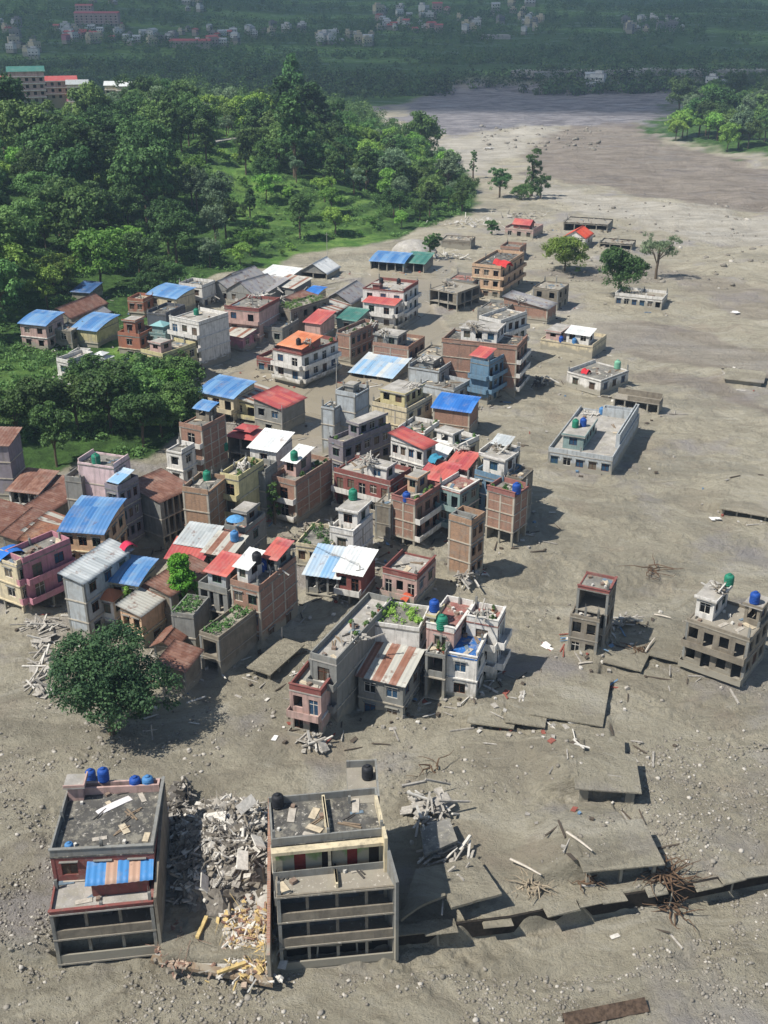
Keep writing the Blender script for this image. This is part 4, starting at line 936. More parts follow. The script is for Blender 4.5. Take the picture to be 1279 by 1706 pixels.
wallbar('tall thin brownish pink wall between the rubble plot and the middle front building', at(449,1330,8.6).xy, at(447,1600,1.0).xy, -2, 8.6, .3, 'br', z1b=1.6)
wallbar('dark wall standing along the right side of the leftmost front building', at(272,1306,7.6).xy, at(258,1500,4.9).xy, -2, 7.6, .26, 'mc', z1b=5.2)

# ---------------------------------------------------------------- rubble plot
zf = .6
def zplot(x, y): return -1.15+1.75*min(1, max(0, (y-PF)/9.))
PF = at(355, 1612, -1.1).y; LATE = [1]
def rubble(name, n, cx, cy, sx, sy, zf_, hmax, cols, label, big=1.0, seed=1, dens=1.):
    rr = random.Random(seed); m = MB()
    for i in range(n):
        a = rr.gauss(0, .42); b = rr.gauss(0, .42)
        if abs(a) > 1 or abs(b) > 1: continue
        x, y = cx+a*sx, cy+b*sy; hh = hmax*max(0, 1-(a*a+b*b)*.9)
        z = zf_(x, y)+hh*rr.uniform(.55, 1.0)
        M = Matrix.Rotation(rr.uniform(0, 6.28), 3, 'Z') @ Matrix.Rotation(rr.gauss(0, .55), 3, 'X') @ Matrix.Rotation(rr.gauss(0, .4), 3, 'Y')
        k = rr.random()
        if k < .45: s = (rr.uniform(.4, 1.5)*big, rr.uniform(.3, 1.0)*big, rr.uniform(.07, .16))
        elif k < .75: s = (rr.uniform(.8, 2.4)*big, rr.uniform(.1, .2), rr.uniform(.08, .2))
        else: s = (rr.uniform(.2, .6), rr.uniform(.2, .5), rr.uniform(.15, .4))
        m.obox((x, y, z), s, M, m=rr.randrange(len(cols)), jit=.35)
        if k > .93: m.tube([(x, y, z), (x+rr.gauss(0, .5), y+rr.gauss(0, .5), z+rr.uniform(.3, 1.2)), (x+rr.gauss(0, 1), y+rr.gauss(0, 1), z+rr.uniform(.0, 1.)),], .02, 4)
    return m.build(name, cols, label=label, cat='rubble', kind='stuff')
RC = [plain('rubble_grey', 'b0aaa0', .9, .4), plain('rubble_pale', 'd2cdc3', .9, .3), plain('rubble_dark', '7d776e', .9, .4), plain('rubble_mud', '8f877a', .9, .35)]
RY = [plain('rubble_yellow', 'cdb47c', .9, .3), plain('rubble_tan', 'b5a08c', .9, .35), RC[1], plain('rubble_brick', '9a7a6a', .9, .35), RC[1], RC[0]]
g0 = at(368,1400,2).xy
hump = MB(); NV = 26
vs = []; fs = []
for j in range(NV):
    for i in range(NV):
        a = -1+2*i/(NV-1); b = -1+2*j/(NV-1); hh = max(0, 1-(a*a*.9+b*b*.9))
        vs.append((g0.x+a*5.0, g0.y+b*7.5, zf-.9+hh*2.9+vn(np.array([a*6.]), np.array([b*9.]), 3)[0]*.8))
for j in range(NV-1):
    for i in range(NV-1): k = j*NV+i; fs.append((k, k+1, k+NV+1, k+NV))
hump.add(vs, fs); hump.build('rubble_mound', [RC[2]], smooth=False, label='grey earth and dust core under the big rubble heap', cat='rubble', kind='stuff')
rubble('rubble_heap', 1700, g0.x-.3, g0.y+.6, 6.0, 7.2, lambda x, y: zf-.3, 3.0, RC, 'big heap of broken concrete and sticks between the two front buildings', seed=3)
g1 = at(405,1560,zf).xy; rubble('rubble_strip', 430, g1.x+.5, g1.y+.6, 3.4, 4.6, lambda x, y: zplot(x, y)+.1, .55, RY, 'pale and yellowish brick and timber rubble spread over the lower collapsed plot', seed=4, big=.7)
g1 = at(300,1560,zf).xy; rubble('brick_scatter', 200, g1.x, g1.y, 2.2, 3, lambda x, y: zplot(x, y)+.05, .25, [RY[3], RY[1], RC[3]], 'reddish brick bits at the lower left of the collapsed plot', seed=5, big=.5)
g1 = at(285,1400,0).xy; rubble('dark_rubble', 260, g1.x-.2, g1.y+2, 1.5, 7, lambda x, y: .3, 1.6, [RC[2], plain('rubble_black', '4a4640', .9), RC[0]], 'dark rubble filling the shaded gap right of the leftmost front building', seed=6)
for px, py, l, ang, lab in ((380,1480,3.0,.1,'yellow beam across the lower edge of the rubble heap'), (336,1545,2.6,1.4,'upright leaning yellow beam on the left of the lower plot'), (385,1604,2.6,.5,'thick yellow beam lying near the front wall of the collapsed plot'), (352,1470,1.8,-1.0,'short pale beam sticking out below the rubble heap')):
    p = at(px, py, .2); p.z = zplot(p.x, p.y)+.75; m = MB(); m.obox((0, 0, 0), (l, .32, .26), Matrix.Rotation(.06, 3, 'Y')); o = m.build('beam', [RY[0]], label=lab, cat='beam', group='beams on the collapsed plot'); o.location = p; o.rotation_euler.z = ang
for i, (px, py, lab) in enumerate(((357,1362,'upright pale slab on the top of the rubble heap'), (410,1340,'crossed pale slab at the back of the rubble heap'), (404,1432,'curled light sheet metal on the right side of the rubble heap'), (430,1402,'big grey slab at the right edge of the rubble heap'), (340,1470,'broad flat slab at the front of the rubble heap'))):
    p = at(px, py, 3.2); m = MB(); m.obox((0, 0, 0), (rnd.uniform(1.6, 2.6), rnd.uniform(.9, 1.3), .14), Matrix.Rotation(rnd.uniform(.2, 1), 3, 'X') @ Matrix.Rotation(rnd.uniform(-.5, .5), 3, 'Y'), jit=.2); o = m.build('concrete_slab', [RC[1]], label=lab, cat='slab', group='slabs in the rubble heap'); o.location = p; o.rotation_euler.z = rnd.uniform(0, 3)

# (slabs)
# wreck and sloping slabs right of the middle front building
def slab(label, pts, zs, th=.28, mat='mud', name='roof_slab', sag=0.):
    n = 9; P4 = [Vector((*at(*p, z).xy, z)) for p, z in zip(pts, zs)]; m = MB(); vs = []
    for top in (1, 0):
        for j in range(n):
            for i in range(n):
                u, v = i/(n-1), j/(n-1); p = P4[0]*(1-u)*(1-v)+P4[1]*u*(1-v)+P4[2]*u*v+P4[3]*(1-u)*v
                p = p+Vector((0, 0, -th*(1-top)-sag*math.sin(math.pi*u)*(1-v)+.12*vn(np.array([p.x*1.3]), np.array([p.y*1.3]), 9)[0])); vs.append(p)
    N = n*n; fs = []
    for j in range(n-1):
        for i in range(n-1): k = j*n+i; fs += [(k, k+1, k+n+1, k+n), (k+N, k+n+N, k+n+1+N, k+1+N)]
    for i in range(n-1):
        for a, b in ((i, i+1), (N-n+i+1, N-n+i), ((i+1)*n, i*n), (i*n+n-1, (i+1)*n+n-1)): fs.append((a, b, b+N, a+N))
    m.add(vs, fs); return m.build(name, [groundmat() if mat == 'mud' else floormat(mat)], label=label, cat='slab')
slab('broad muddy roof slab tilting over the dark gap right of the middle front building', ((752,1512),(836,1488),(795,1428),(722,1442)), (1.7,1.9,.9,1.3))
slab('narrow curling mud covered slab hanging beside the broad tilted slab', ((668,1532),(742,1492),(735,1440),(692,1448)), (1.2,1.8,1.5,2.0), sag=-.4)
slab('small bent slab lying over the wreck of beams', ((706,1425),(762,1400),(748,1362),(700,1380)), (1.6,1.5,1.3,1.4), mat='grey')
slab('tilted cracked ground slab of the collapsed plot below the rubble heap', ((258,1596),(452,1628),(446,1440),(272,1440)), (-1.1,-1.1,.75,.75), th=.3, mat='pale', name='floor_slab')
slab('thin broken edge beam lying along the front of the collapsed plot', ((250,1600),(454,1640),(454,1628),(254,1590)), (-1.0,-1.0,-.95,-.95), th=.4, mat='flr', name='edge_beam')
def frame_wreck(label, px, py, w, seed, n=26, mat=None, h=1.8, sx=2.4, sy=2.6, on=None):
    rr = random.Random(seed); c = at(px, py, .3).xy; root = empty('wreck', on if on else (c.x, c.y, h1(c.x, c.y)), seed*1.3,  label=label, cat='wreckage')
    if on: root.scale = (.68, .68, .8)
    a = MB(); b = MB()
    for i in range(n):
        x, y = rr.gauss(0, sx*.45), rr.gauss(0, sy*.45); M = Matrix.Rotation(rr.uniform(0, 6.28), 3, 'Z') @ Matrix.Rotation(rr.gauss(0, .5), 3, 'Y')
        (a if i % 3 else b).obox((x, y, rr.uniform(.2, h)), (rr.uniform(1.2, 3.6), rr.uniform(.14, .26), rr.uniform(.12, .22)), M, jit=.15)
    for i in range(n//3):
        x, y = rr.gauss(0, sx*.4), rr.gauss(0, sy*.4); a.obox((x, y, rr.uniform(.2, h*.8)), (rr.uniform(.8, 1.8), rr.uniform(.6, 1.3), .1), Matrix.Rotation(rr.uniform(0, 6), 3, 'Z') @ Matrix.Rotation(rr.gauss(0, .5), 3, 'X'), jit=.3)
    a.build('beams', [mat or RC[0]], root); b.build('pale_beams', [RC[1]], root); return root
frame_wreck('tangled concrete skeleton of a crushed house behind the tilted slabs', 712, 1352, 3, 5, 34)
frame_wreck('crushed beams spilling over the left of the broad tilted slab', 745, 1420, 3, 6, 22, h=1.2)
frame_wreck('muddy broken posts between the two tilted slabs', 745, 1480, 2, 7, 12, h=1.4, sx=1)
frame_wreck('broken wood and concrete at the foot of the torn grey tower house', 775, 968, 2, 8, 20, h=1.4, sx=1.8, sy=1.6)
frame_wreck('tangled debris leaning on the right wall of the tower house in the mud', 1035, 1045, 2, 9, 20, h=1.4, sx=1.6, sy=2)
frame_wreck('collapsed timber and tarps on stilts below the blue white tin roof', 545, 985, 2, 10, 24, h=1.5, sx=2.6, sy=1.6)
frame_wreck('long line of driftwood and sheet scraps on the mud near the left edge', 70, 1092, 2, 11, 30, h=.4, sx=8, sy=2)
frame_wreck('bent scaffold and bicycle like scrap in the shaded street at the left', 65, 1040, 2, 12, 18, h=.8, sx=2.6, sy=1.2)
frame_wreck('heap of broken timber left of the big tree', 72, 1150, 2, 13, 14, h=1.0, sx=1, sy=1.4)
frame_wreck('grey beams piled in front of the long white and pink row house', 520, 1236, 2, 14, 18, h=.7, sx=1.6, sy=1)
frame_wreck('low broken walls in the mud between the light brown dome and the orange hotel', 745, 428, 2, 15, 26, h=1.2, sx=6, sy=9, mat=RC[1])
frame_wreck('piled rubble of small houses at the forest tip by the river', 780, 372, 2, 16, 40, h=1.4, sx=9, sy=12, mat=RC[1])
frame_wreck('wrecked sheds behind the pink washed ruin near the river bend', 862, 358, 2, 17, 34, h=1.3, sx=12, sy=10, mat=RC[0])
frame_wreck('broken sheets piled over the grey roofs of the packed upper quarter', 405, 500, 2, 18, 44, h=4.6, sx=9, sy=7, mat=RC[0])
frame_wreck('broken sheets and posts over the roofs right of the packed upper quarter', 500, 505, 2, 19, 40, h=4.4, sx=8, sy=8, mat=RC[0])
frame_wreck('tumbled walls of the yard between the blue house and the white low house', 905, 640, 2, 20, 16, h=1.8, sx=3, sy=3, mat=plain('rubble_black2', '55504a', .9))
frame_wreck('roof wreckage between the grey box house and the brick block', 770, 640, 2, 21, 26, h=3.2, sx=4, sy=4, mat=RC[0])
frame_wreck('jumble of broken balconies behind the torn grey tower house', 775, 858, 2, 22, 30, h=5.5, sx=2.6, sy=3, mat=RC[0])
frame_wreck('collapsed floors under the leafy terrace beside the white blue house', 520, 900, 2, 23, 34, h=1.8, sx=3.4, sy=3.4, mat=RC[3])
frame_wreck('torn railings and steps hanging in front of the right edge apartment block', 1190, 1035, 2, 24, 18, h=5.6, sx=1.4, sy=1.2, mat=RC[1])

# embankment wall under the mud terrace
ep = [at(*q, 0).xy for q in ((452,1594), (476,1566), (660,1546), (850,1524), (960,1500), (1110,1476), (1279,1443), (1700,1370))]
root = empty('retaining_wall', (ep[0].x, ep[0].y, 0), 0, label='retaining wall painted dark as shade with a broken mud covered edge below the buried houses', cat='wall')
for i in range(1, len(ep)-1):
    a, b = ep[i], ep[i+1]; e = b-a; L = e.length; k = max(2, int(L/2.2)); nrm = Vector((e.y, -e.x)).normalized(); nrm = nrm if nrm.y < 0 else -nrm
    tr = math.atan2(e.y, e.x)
    m = MB(); c = (a+b)/2+nrm*.05; m.obox((c.x-ep[0].x, c.y-ep[0].y, -1.1), (L, .25, 1.9), tr); m.build('wall', [plain('void_shade_wall', '36312b', .95, .5)], root)  # near-black colour paints in the shade of open voids under the ledge
    for j in range(k):
        if rnd.random() < .22: continue
        p = a+e*((j+.5)/k)+nrm*rnd.uniform(.15, .5); m = MB(); m.obox((p.x-ep[0].x, p.y-ep[0].y, rnd.uniform(-.35, .02)), (L/k*rnd.uniform(.9, 1.08), rnd.uniform(1.2, 1.7), .16), tr+rnd.uniform(-.08, .08), jit=.22); m.build('edge_slab', [groundmat()], root)
    for j in range(k):
        if rnd.random() < .5: continue
        p = a+e*((j+rnd.random()*.6)/k)+nrm*.7; m = MB(); m.tube([(p.x-ep[0].x, p.y-ep[0].y, -2), (p.x-ep[0].x+rnd.uniform(-.2, .2), p.y-ep[0].y+.1, -.1)], .09, 5); m.build('post', [CONC], root)

# roots, dead trees, planks
def roots(label, px, py, n, L, seed, col='log', h=1.6, name='dead_tree'):
    rr = random.Random(seed); c = at(px, py, 0).xy; m = MB(); z0 = h1(c.x, c.y)
    for i in range(n):
        a = rr.uniform(0, 6.28); p = Vector((rr.gauss(0, .5), rr.gauss(0, .4), rr.uniform(0, .8))); pts = [p]
        for k in range(4): a += rr.gauss(0, .6); p = p+Vector((math.cos(a)*L/4, math.sin(a)*L/5, rr.gauss(.05, h/5))); p.z = max(-.3, p.z); pts.append(p)
        m.tube(pts, [.11, .08, .06, .04, .02], 5)
    o = m.build(name, [plain('deadwood_'+col, COLS[col], .9, .3)], label=label, cat='dead tree'); o.location = (c.x, c.y, z0)
roots('brown tangle of roots hanging over the embankment edge on the right', 1105, 1462, 40, 3.4, 1, 'wood')
roots('thin grey roots spread over the gravel right of the root tangle', 1128, 1490, 14, 3, 2, 'wood')
roots('pale broken branches above the embankment near the right centre', 884, 1478, 26, 2.6, 3, 'log', h=.9)
roots('dark twigs standing by the long black slot over the embankment', 978, 1470, 12, 2, 4, 'wood')
roots('thin driftwood fan in the mud under the isolated grey building', 1085, 950, 10, 5, 5, 'wood', h=.5)
roots('twiggy driftwood beside the tower house slab', 1062, 1090, 14, 2, 6, 'wood')
roots('lone dry branch standing in the mud behind the middle front building', 722, 1285, 6, 3.5, 7, 'wood', h=2)
for i, (px, py, l, ang, el, lab) in enumerate(((875,1447,3.6,-.75,.1,'long white pole sticking out of the pale branches'), (962,1430,3.6,-1.0,.12,'bleached trunk leaning beside the long black slot'), (1103,1030,2.2,-.5,.05,'dark beam half sunk left of the right edge apartment block'), (1082,1082,3.2,1.0,.1,'long plank tilted on the slab between the tower house and the right edge block'), (975,1108,1.8,.2,0,'short beam at the foot of the tower house'), (470,1068,2.0,1.55,1.45,'white post upright on the slab pavilion beside the weedy roofed house'), (560,470,14,.75,0,'long dark pipe lying on the wet mud below the fields'), (505,440,16,.55,0,'low wall line on the mud at the edge of the fields'))):
    c = at(px, py, .4); m = MB(); m.tube([(-l/2, 0, 0), (0, .05, .03), (l/2, 0, 0)], [.13, .12, .08], 6); o = m.build('log', [plain('deadwood_%d' % (i % 2), ('c9c0b2', '5f574c')[1 if i in (2, 3, 6, 7) else 0], .9)], label=lab, cat='log')
    o.location = (c.x, c.y, h1(c.x, c.y)+.2+math.sin(el)*l/2); o.rotation_euler = (0, -el, ang)
c = at(1010,1682,-1.6).xy; m = MB(); m.obox((0, 0, 0), (7.4, 1.2, .16), Matrix.Rotation(.35, 3, 'X'), m=0); o = m.build('sheet', [plain('rusty_plate', '5f4f42', .95, .6)], label='long rusty brown sheet half buried at the bottom edge of the mud', cat='sheet'); o.location = (c.x, c.y, h1(c.x, c.y)+.25); o.rotation_euler.z = .22
for i, (px, py, s, lab) in enumerate(((458,1233,.9,'small white sheet lying flat on the streaked mud'), (908,1078,1.0,'crumpled white sheet on the mud left of the tower house'), (1190,865,1.1,'white rag of sheet metal in the debris fan on the right'), (1226,515,1.5,'white board out on the river mud at the right edge'), (812,246,5.,'pale slab at the far bend of the river'))):
    c = at(px, py).xy; m = MB(); rr = random.Random(i)
    for k in range(1 if i == 0 else 4): m.obox((rr.gauss(0, s*.4)*(k > 0), rr.gauss(0, s*.3)*(k > 0), .12+.06*k), (s, s*.55, .05), Matrix.Rotation(rr.uniform(0, 3), 3, 'Z') @ Matrix.Rotation(rr.gauss(0, .2), 3, 'X'), jit=.3)
    o = m.build('loose_sheet', [plain('white_sheet', 'e4e2dd', .6, .1)], label=lab, cat='sheet'); o.location = (c.x, c.y, h1(c.x, c.y))
# sand dome, embankment wall stub
c = at(690,424).xy; m = MB(); m.lathe([(7.5, -.5), (7.2, .8), (5.5, 2.4), (3, 3.4), (.8, 3.8)], 22); o = m.build('sand_mound', [floormat('pale')], smooth=True, label='light brown dome of sand behind the blue and green roofed sheds', cat='mound'); o.location = (c.x, c.y+6, h1(c.x, c.y))

# ---------------------------------------------------------------- water tanks
def tank_meshes(col):
    k = 't'+col
    if k in _m: return _m[k]
    a = MB(); pr = [(.5, 0), (.52, .1)]
    for i in range(5): z = .15+i*.19; pr += [(.55, z), (.55, z+.09), (.52, z+.12), (.52, z+.17)]
    a.lathe(pr+[(.5, 1.15), (.36, 1.27), (.22, 1.3)], 18); b = MB(); b.lathe([(.22, 1.301), (.22, 1.4), (.12, 1.43)], 12)
    mt = plain('tank_'+col, {'green': '2b8267', 'blue': '2450a0', 'black': '2a2b2f', 'pale': '7fb89a', 'lblue': '4f86ba'}[col], .6, .3); _m[k] = (a.mesh('tank_body', mt, True), b.mesh('lid', mt, True)); return _m[k]
deps = None
def drop(px, py):
    global deps
    if deps is None: bpy.context.view_layer.update(); deps = bpy.context.evaluated_depsgraph_get()
    ok, loc, nrm, idx, ob, mt = S.ray_cast(deps, Vector((0, 0, CH)), ray(px, py).normalized())
    if ok and nrm.z < .5:
        loc = loc+Vector((0, .6, 0)); k2, l2, n2, _, _, _ = S.ray_cast(deps, loc+Vector((0, 0, 4)), Vector((0, 0, -1)))
        if k2 and abs(l2.z-loc.z) < 3.5: loc = l2
    return loc if ok else at(px, py)
TANKS = [(152,1300,'blue','leftmost blue tank on the back wall of the leftmost front building',1.),(173,1300,'blue','second blue tank from the left on the back wall of the leftmost front building',1.),(223,1312,'blue','blue tank second from the right on the back wall of the leftmost front building',1.),(244,1310,'lblue','rightmost, paler blue tank on the back wall of the leftmost front building',1.),
 (463,1344,'black','black tank at the back left corner of the middle front building roof',1.),(612,1296,'black','black tank in the open stair frame of the middle front building',1.),(120,1468,'lblue','dull blue drum in the red corner of the magenta edged terrace',.7),
 (158,768,'green','green tank on the tall pale pink tower house',1.2),(345,800,'green','green tank under the awning of the tan brick tower house',1.1),(375,772,'green','green tank on the cream balconied tall house',1.1),(490,782,'green','green tank with yellow flowers on the pinkish brick house',1.1),(588,832,'green','green tank on the white and blue house in the middle of town',1.2),(736,1053,'green','green tank on the faded red terrace',1.3),(723,1018,'blue','blue tank by the roof garden house',1.1),
 (1213,975,'green','green tank standing above the right edge apartment block',1.1),(1256,1005,'blue','blue tank on the right edge apartment block',1.1),(860,822,'blue','round blue tank on the stilted brick house',1.2),(677,836,'blue','blue tank among the plants on the red banded brick house',1.1),(958,712,'green','green tank on the cabin of the isolated grey building',1.1),(971,710,'blue','blue tank on the cabin of the isolated grey building',1.1),(1002,690,'lblue','small light blue tank at the back of the isolated grey building',1.),
 (1028,614,'pale','light green tank on the white single storey house in the mud',1.3),(327,525,'green','green tank behind the white balconied house with the blank wall',1.1),(437,950,'blue','dark blue tank beside the white tank roof of the rear brick block',1.2),(428,938,'black','black tank by the white tank roof of the rear brick block',1.1),(390,905,'lblue','light blue tank near the pink cloth terrace house',1.1),(635,474,'black','dark red brown tank on the white and red banded house',1.),(664,473,'black','second dark tank on the white and red banded house, right of its twin',1.),(935,572,'blue','blue drum in the muddy yard house',1.),(957,574,'lblue','light blue drum in the muddy yard house, right of the other',1.),(497,576,'black','dark tank on the roof of the white and dark red hotel',1.)]
for px, py, c, lab, s in TANKS:
    p = drop(px, py); a, b = tank_meshes(c); o = empty('water_tank', p, rnd.random()*6, label=lab, cat='water tank', group='water tanks on the roofs'); o.scale = (s, s, s*1.05); inst('tank_body', a, o); inst('lid', b, o)
for i, (px, py, n, sx, sy, h, lab) in enumerate(((612,782,26,3.2,2.6,1.,'broken parapets and posts over the rubble strewn terrace in the middle of town'), (640,748,16,2.4,1.6,1.,'heap of masonry on the small white room beside the arched white house'), (830,752,16,2.4,1.6,1.1,'red and white pots and scraps on the cluttered white parapet house'), (770,752,12,2.2,1.4,.8,'scraps along the row of planters at the muddy open corner'), (710,612,18,2.4,2,.9,'scrap heap on the roof of the blank white grey box house'), (790,560,22,4,2.4,1.,'rails and laundry frames on the big brick block'), (690,660,14,2.2,1.6,.8,'scraps on the cream upper room above the garden roofs'), (405,778,14,2,1.8,.9,'poles and scrap on the cream balconied tall house'), (640,573,16,2.2,2.,1.,'broken rails on the muddy balconied brick house'), (455,955,14,2,1.6,.8,'scrap round the white tank roof of the rear brick block'), (985,690,12,3,2,.5,'scraps at the back of the isolated grey building'), (745,475,16,3.,3.,.9,'beams over the roofless concrete frame in the water'), (590,1075,14,.8,3.4,.7,'row of drying racks and pots on the narrow pink roof'), (430,495,24,5,3,.9,'smashed roofing over the grey sagging roofs'), (1200,1005,14,1.4,1.2,1.2,'fallen stair and slabs on the right edge apartment block'), (800,1035,12,2,2,.6,'planters and scraps on the rear of the blue terraced house'), (620,560,12,2,1.6,.9,'poles on the long brick house with white framed side'), (510,575,10,2,1.4,.6,'scraps on the roof of the white and dark red hotel'), (865,505,14,3,1.5,.5,'twisted sheets beside the long grey blue tin roof'))):
    frame_wreck(lab, px, py, 2, 50+i, n, [RC[0], RC[1], RC[3]][i % 3], h, sx, sy, on=drop(px, py))
# umbrella and cloths
p = drop(392, 888); m = MB(); m.lathe([(1.3, 1.9), (.9, 2.2), (.05, 2.5)], 10); m.tube([(0, 0, 0), (0, 0, 2.4)], .03, 5); o = m.build('parasol', [plain('cloth_blue', '5d9acb', .7)], label='faded blue parasol on the pink cloth terrace', cat='parasol'); o.location = p
def cloth(label, px, py, w, d, col, h=1.2, name='cloth'):
    p = drop(px, py); m = MB(); n = 8; vs = []; fs = []
    for t_ in (0, 1):
        for j in range(n):
            for i in range(n):
                u, v = i/(n-1)-.5, j/(n-1)-.5; vs.append((u*w, v*d, h*(.75+.5*vn(np.array([u*3+px]), np.array([v*3.]), 2)[0])-t_*.04-h*.6*abs(u*2)**3))
    N = n*n
    for j in range(n-1):
        for i in range(n-1): k = j*n+i; fs += [(k, k+1, k+n+1, k+n), (k+N, k+n+N, k+n+1+N, k+1+N)]
    m.add(vs, fs); o = m.build(name, [plain('cloth_'+col, col, .8, .15)], label=label, cat='cloth'); o.location = p; o.rotation_euler.z = .7
cloth('red cloth thrown over the corner of the orange hotel roof', 838, 442, 3, 5, 'c03a3a', 2.2)
cloth('red cloth bundle on the roof of the white single storey house in the mud', 976, 622, 1.6, 1.6, 'c8323c', 1.2)
cloth('white laundry sheet along the back of the leftmost front building roof', 190, 1342, 3.4, .8, 'ded9d8', .12)
cloth('crimson cloth on the edge of the long white tin roof', 214, 932, 2, 1.4, 'c03350', 1.0)
cloth('bright blue tarpaulin on the cream end of the pink street block', 12, 925, 3.6, 2.4, '2f6fc0', .9)
cloth('teal blue cloth below the arched white house', 727, 772, 2.2, 1.6, '3b86a0', 1.3)
cloth('orange and purple cloths behind the thick roof garden', 680, 1000, 1.8, 1.2, 'b8563c', .9)
cloth('teal tarpaulin leaning by the low pink brick house near the orange hotel', 838, 408, 2.6, 2.4, '2d6a80', 1.4)
# loose boards and junk on the roofs
JM = [plain('junk_%d' % i, c, .85, .3) for i, c in enumerate(('b7afa2', 'd9d5cc', '8b7a66', '6e7f8c', '8d7a6c', '4f4c48', 'c7b9a0'))]
jm = []
for i in range(7):
    m = MB()
    if i % 3 == 0: m.obox((0, 0, .06), (rnd.uniform(1, 2), rnd.uniform(.4, .9), .05), Matrix.Rotation(.05, 3, 'X')); nm = 'loose_sheet'
    elif i % 3 == 1: m.obox((0, 0, .17), (rnd.uniform(.3, .55), rnd.uniform(.3, .5), .34), 0., jit=.1); nm = 'crate'
    else: m.obox((0, 0, .06), (rnd.uniform(1.6, 2.6), .16, .1), 0.); m.obox((.1, .25, .05), (rnd.uniform(1.2, 2), .14, .08), .1); nm = 'plank_pair'
    jm.append((nm, m.mesh(nm, JM[i])))
for root, w, d, z in GROUP_ROOFS:
    for k in range(min(15, int(3+w*d*.2))):
        nm, me = rnd.choice(jm); g = root.matrix_basis @ Vector((rnd.uniform(.6, w-.6) if w > 1.4 else w/2, rnd.uniform(.6, d-.6) if d > 1.4 else d/2, z+.012))
        lab = root['label']; 
        inst(nm, me, None, g, (0, 0, rnd.random()*6), rnd.uniform(.7, 1.1), label={'loose_sheet': 'weathered board', 'crate': 'small box', 'plank_pair': 'pair of planks'}[nm]+' on the roof of the '+' '.join(lab.split()[:8]), cat={'loose_sheet': 'board', 'crate': 'box', 'plank_pair': 'planks'}[nm], group='odds and ends on the roof of the '+' '.join(lab.split()[:10]))

# scraps lying in the mud round the houses
rr = random.Random(77); m = MB(); dc = [RC[0], RC[1], plain('scrap_dark', '5b5248', .9), plain('scrap_red', '94584c', .9), plain('scrap_blue', '6d8ba6', .8)]
for i in range(2600):
    fx, fy, fr2 = FOOT[rr.randrange(len(FOOT)-11)]; a = rr.uniform(0, 6.28); q = fr2+abs(rr.gauss(0, 2.4)); x, y = fx+math.cos(a)*q, fy+math.sin(a)*q
    if y > 420: continue
    s = rr.choice(((1.6, .14, .1), (.8, .5, .06), (.4, .4, .3), (2.4, .16, .12), (.3, .25, .2)))
    m.obox((x, y, 0), tuple(v*rr.uniform(.7, 1.3) for v in s), Matrix.Rotation(rr.uniform(0, 6.28), 3, 'Z') @ Matrix.Rotation(rr.gauss(0, .25), 3, 'X'), m=rr.choices(range(5), (5, 3, 4, 1, .7))[0], jit=.3)
V_ = np.array(m.v).reshape(-1, 8, 3); V_[:, :, 2] += (H(V_[:, :, 0].mean(1), V_[:, :, 1].mean(1))+.12)[:, None]; m.v = [tuple(p) for p in V_.reshape(-1, 3)]
m.build('debris', dc, label='boards, bricks and scraps strewn in the mud round the houses', cat='debris', kind='stuff')

# ---------------------------------------------------------------- the big tree and the ones out in the mud
def bigtree(label, px, py, h, r, mat, seed, nc, per, leaf, kind='broad', cx=0, zb=.12):
    c = at(px, py, 0); cr, lo = crown_mesh('crown', h, r, kind, mat, leaf=leaf, nc=nc, per=per, seed=seed, zb=zb); o = empty('tree', (c.x, c.y, h1(c.x, c.y)), 0, label=label, cat='tree')
    inst('crown', cr, o); inst('trunk', trunk_mesh(h, r, lo, seed, tr=.035*h), o)
bigtree('large round green tree standing alone in the mud below the tin roofed houses', 187, 1226, 11.8, 6.6, 'big', 5, 330, 95, .33)
bigtree('bright green spreading tree beside the orange roofed cottage', 940, 452, 9, 6.8, 'lite', 6, 260, 50, .5, zb=.08)
bigtree('dark round tree over the long low white row house', 1030, 494, 13, 6.8, 'dark', 7, 260, 50, .5, zb=.1)
bigtree('sparse brownish tree behind the dark round tree', 1092, 466, 13, 5.6, 'grey', 8, 90, 40, .45, 'airy')
bigtree('small dark tree between the green roofed shed and the pale mud walls', 716, 432, 8, 3.2, 'dark', 9, 90, 44, .45)
bigtree('tall leaning slim tree at the river bend', 885, 326, 19, 4.4, 'dark', 10, 110, 44, .5, 'tall')
bigtree('round dark tree left of the slim tree at the river bend', 832, 328, 13, 5, 'dark', 11, 110, 44, .5)
bigtree('low bush left of the slim tree on the muddy spit', 868, 332, 5, 5, 'mid', 12, 90, 44, .5)
bigtree('dark bush right of the slim tree on the muddy spit', 900, 332, 9, 4.6, 'dark', 13, 90, 44, .5)
bigtree('broad dark tree at the very tip of the wood by the wreckage', 770, 352, 13, 6, 'dark', 31, 150, 44, .5)
bigtree('tall dark tree on the bank above the pale slab at the river bend', 742, 318, 15, 5.5, 'mid', 32, 150, 44, .5)
bigtree('thin single tree left on the bank where the pale river bends', 788, 296, 12, 2.6, 'dark', 14, 50, 40, .45, 'tall')
bigtree('small light green bush in the mud near the forest tip', 819, 390, 5, 2.6, 'mid', 15, 60, 44, .45)
bigtree('bright creeper hanging over the narrow house above the big tree', 306, 1040, 9.2, 2.9, 'brite', 16, 150, 50, .35, 'tall', zb=.3)
bigtree('leafy plant climbing the pinkish brick house in the dark alley', 458, 880, 7, 1.5, 'mid', 17, 50, 40, .3, 'tall')
bigtree('green bush on the terrace in front of the blank light grey slab house', 603, 738, 8.8, 1.5, 'mid', 18, 50, 40, .3, zb=.6)
bigtree('banana like plant beside the mud walled house above the big tree', 222, 1048, 5.5, 1.2, 'lite', 19, 40, 40, .35, 'tall')

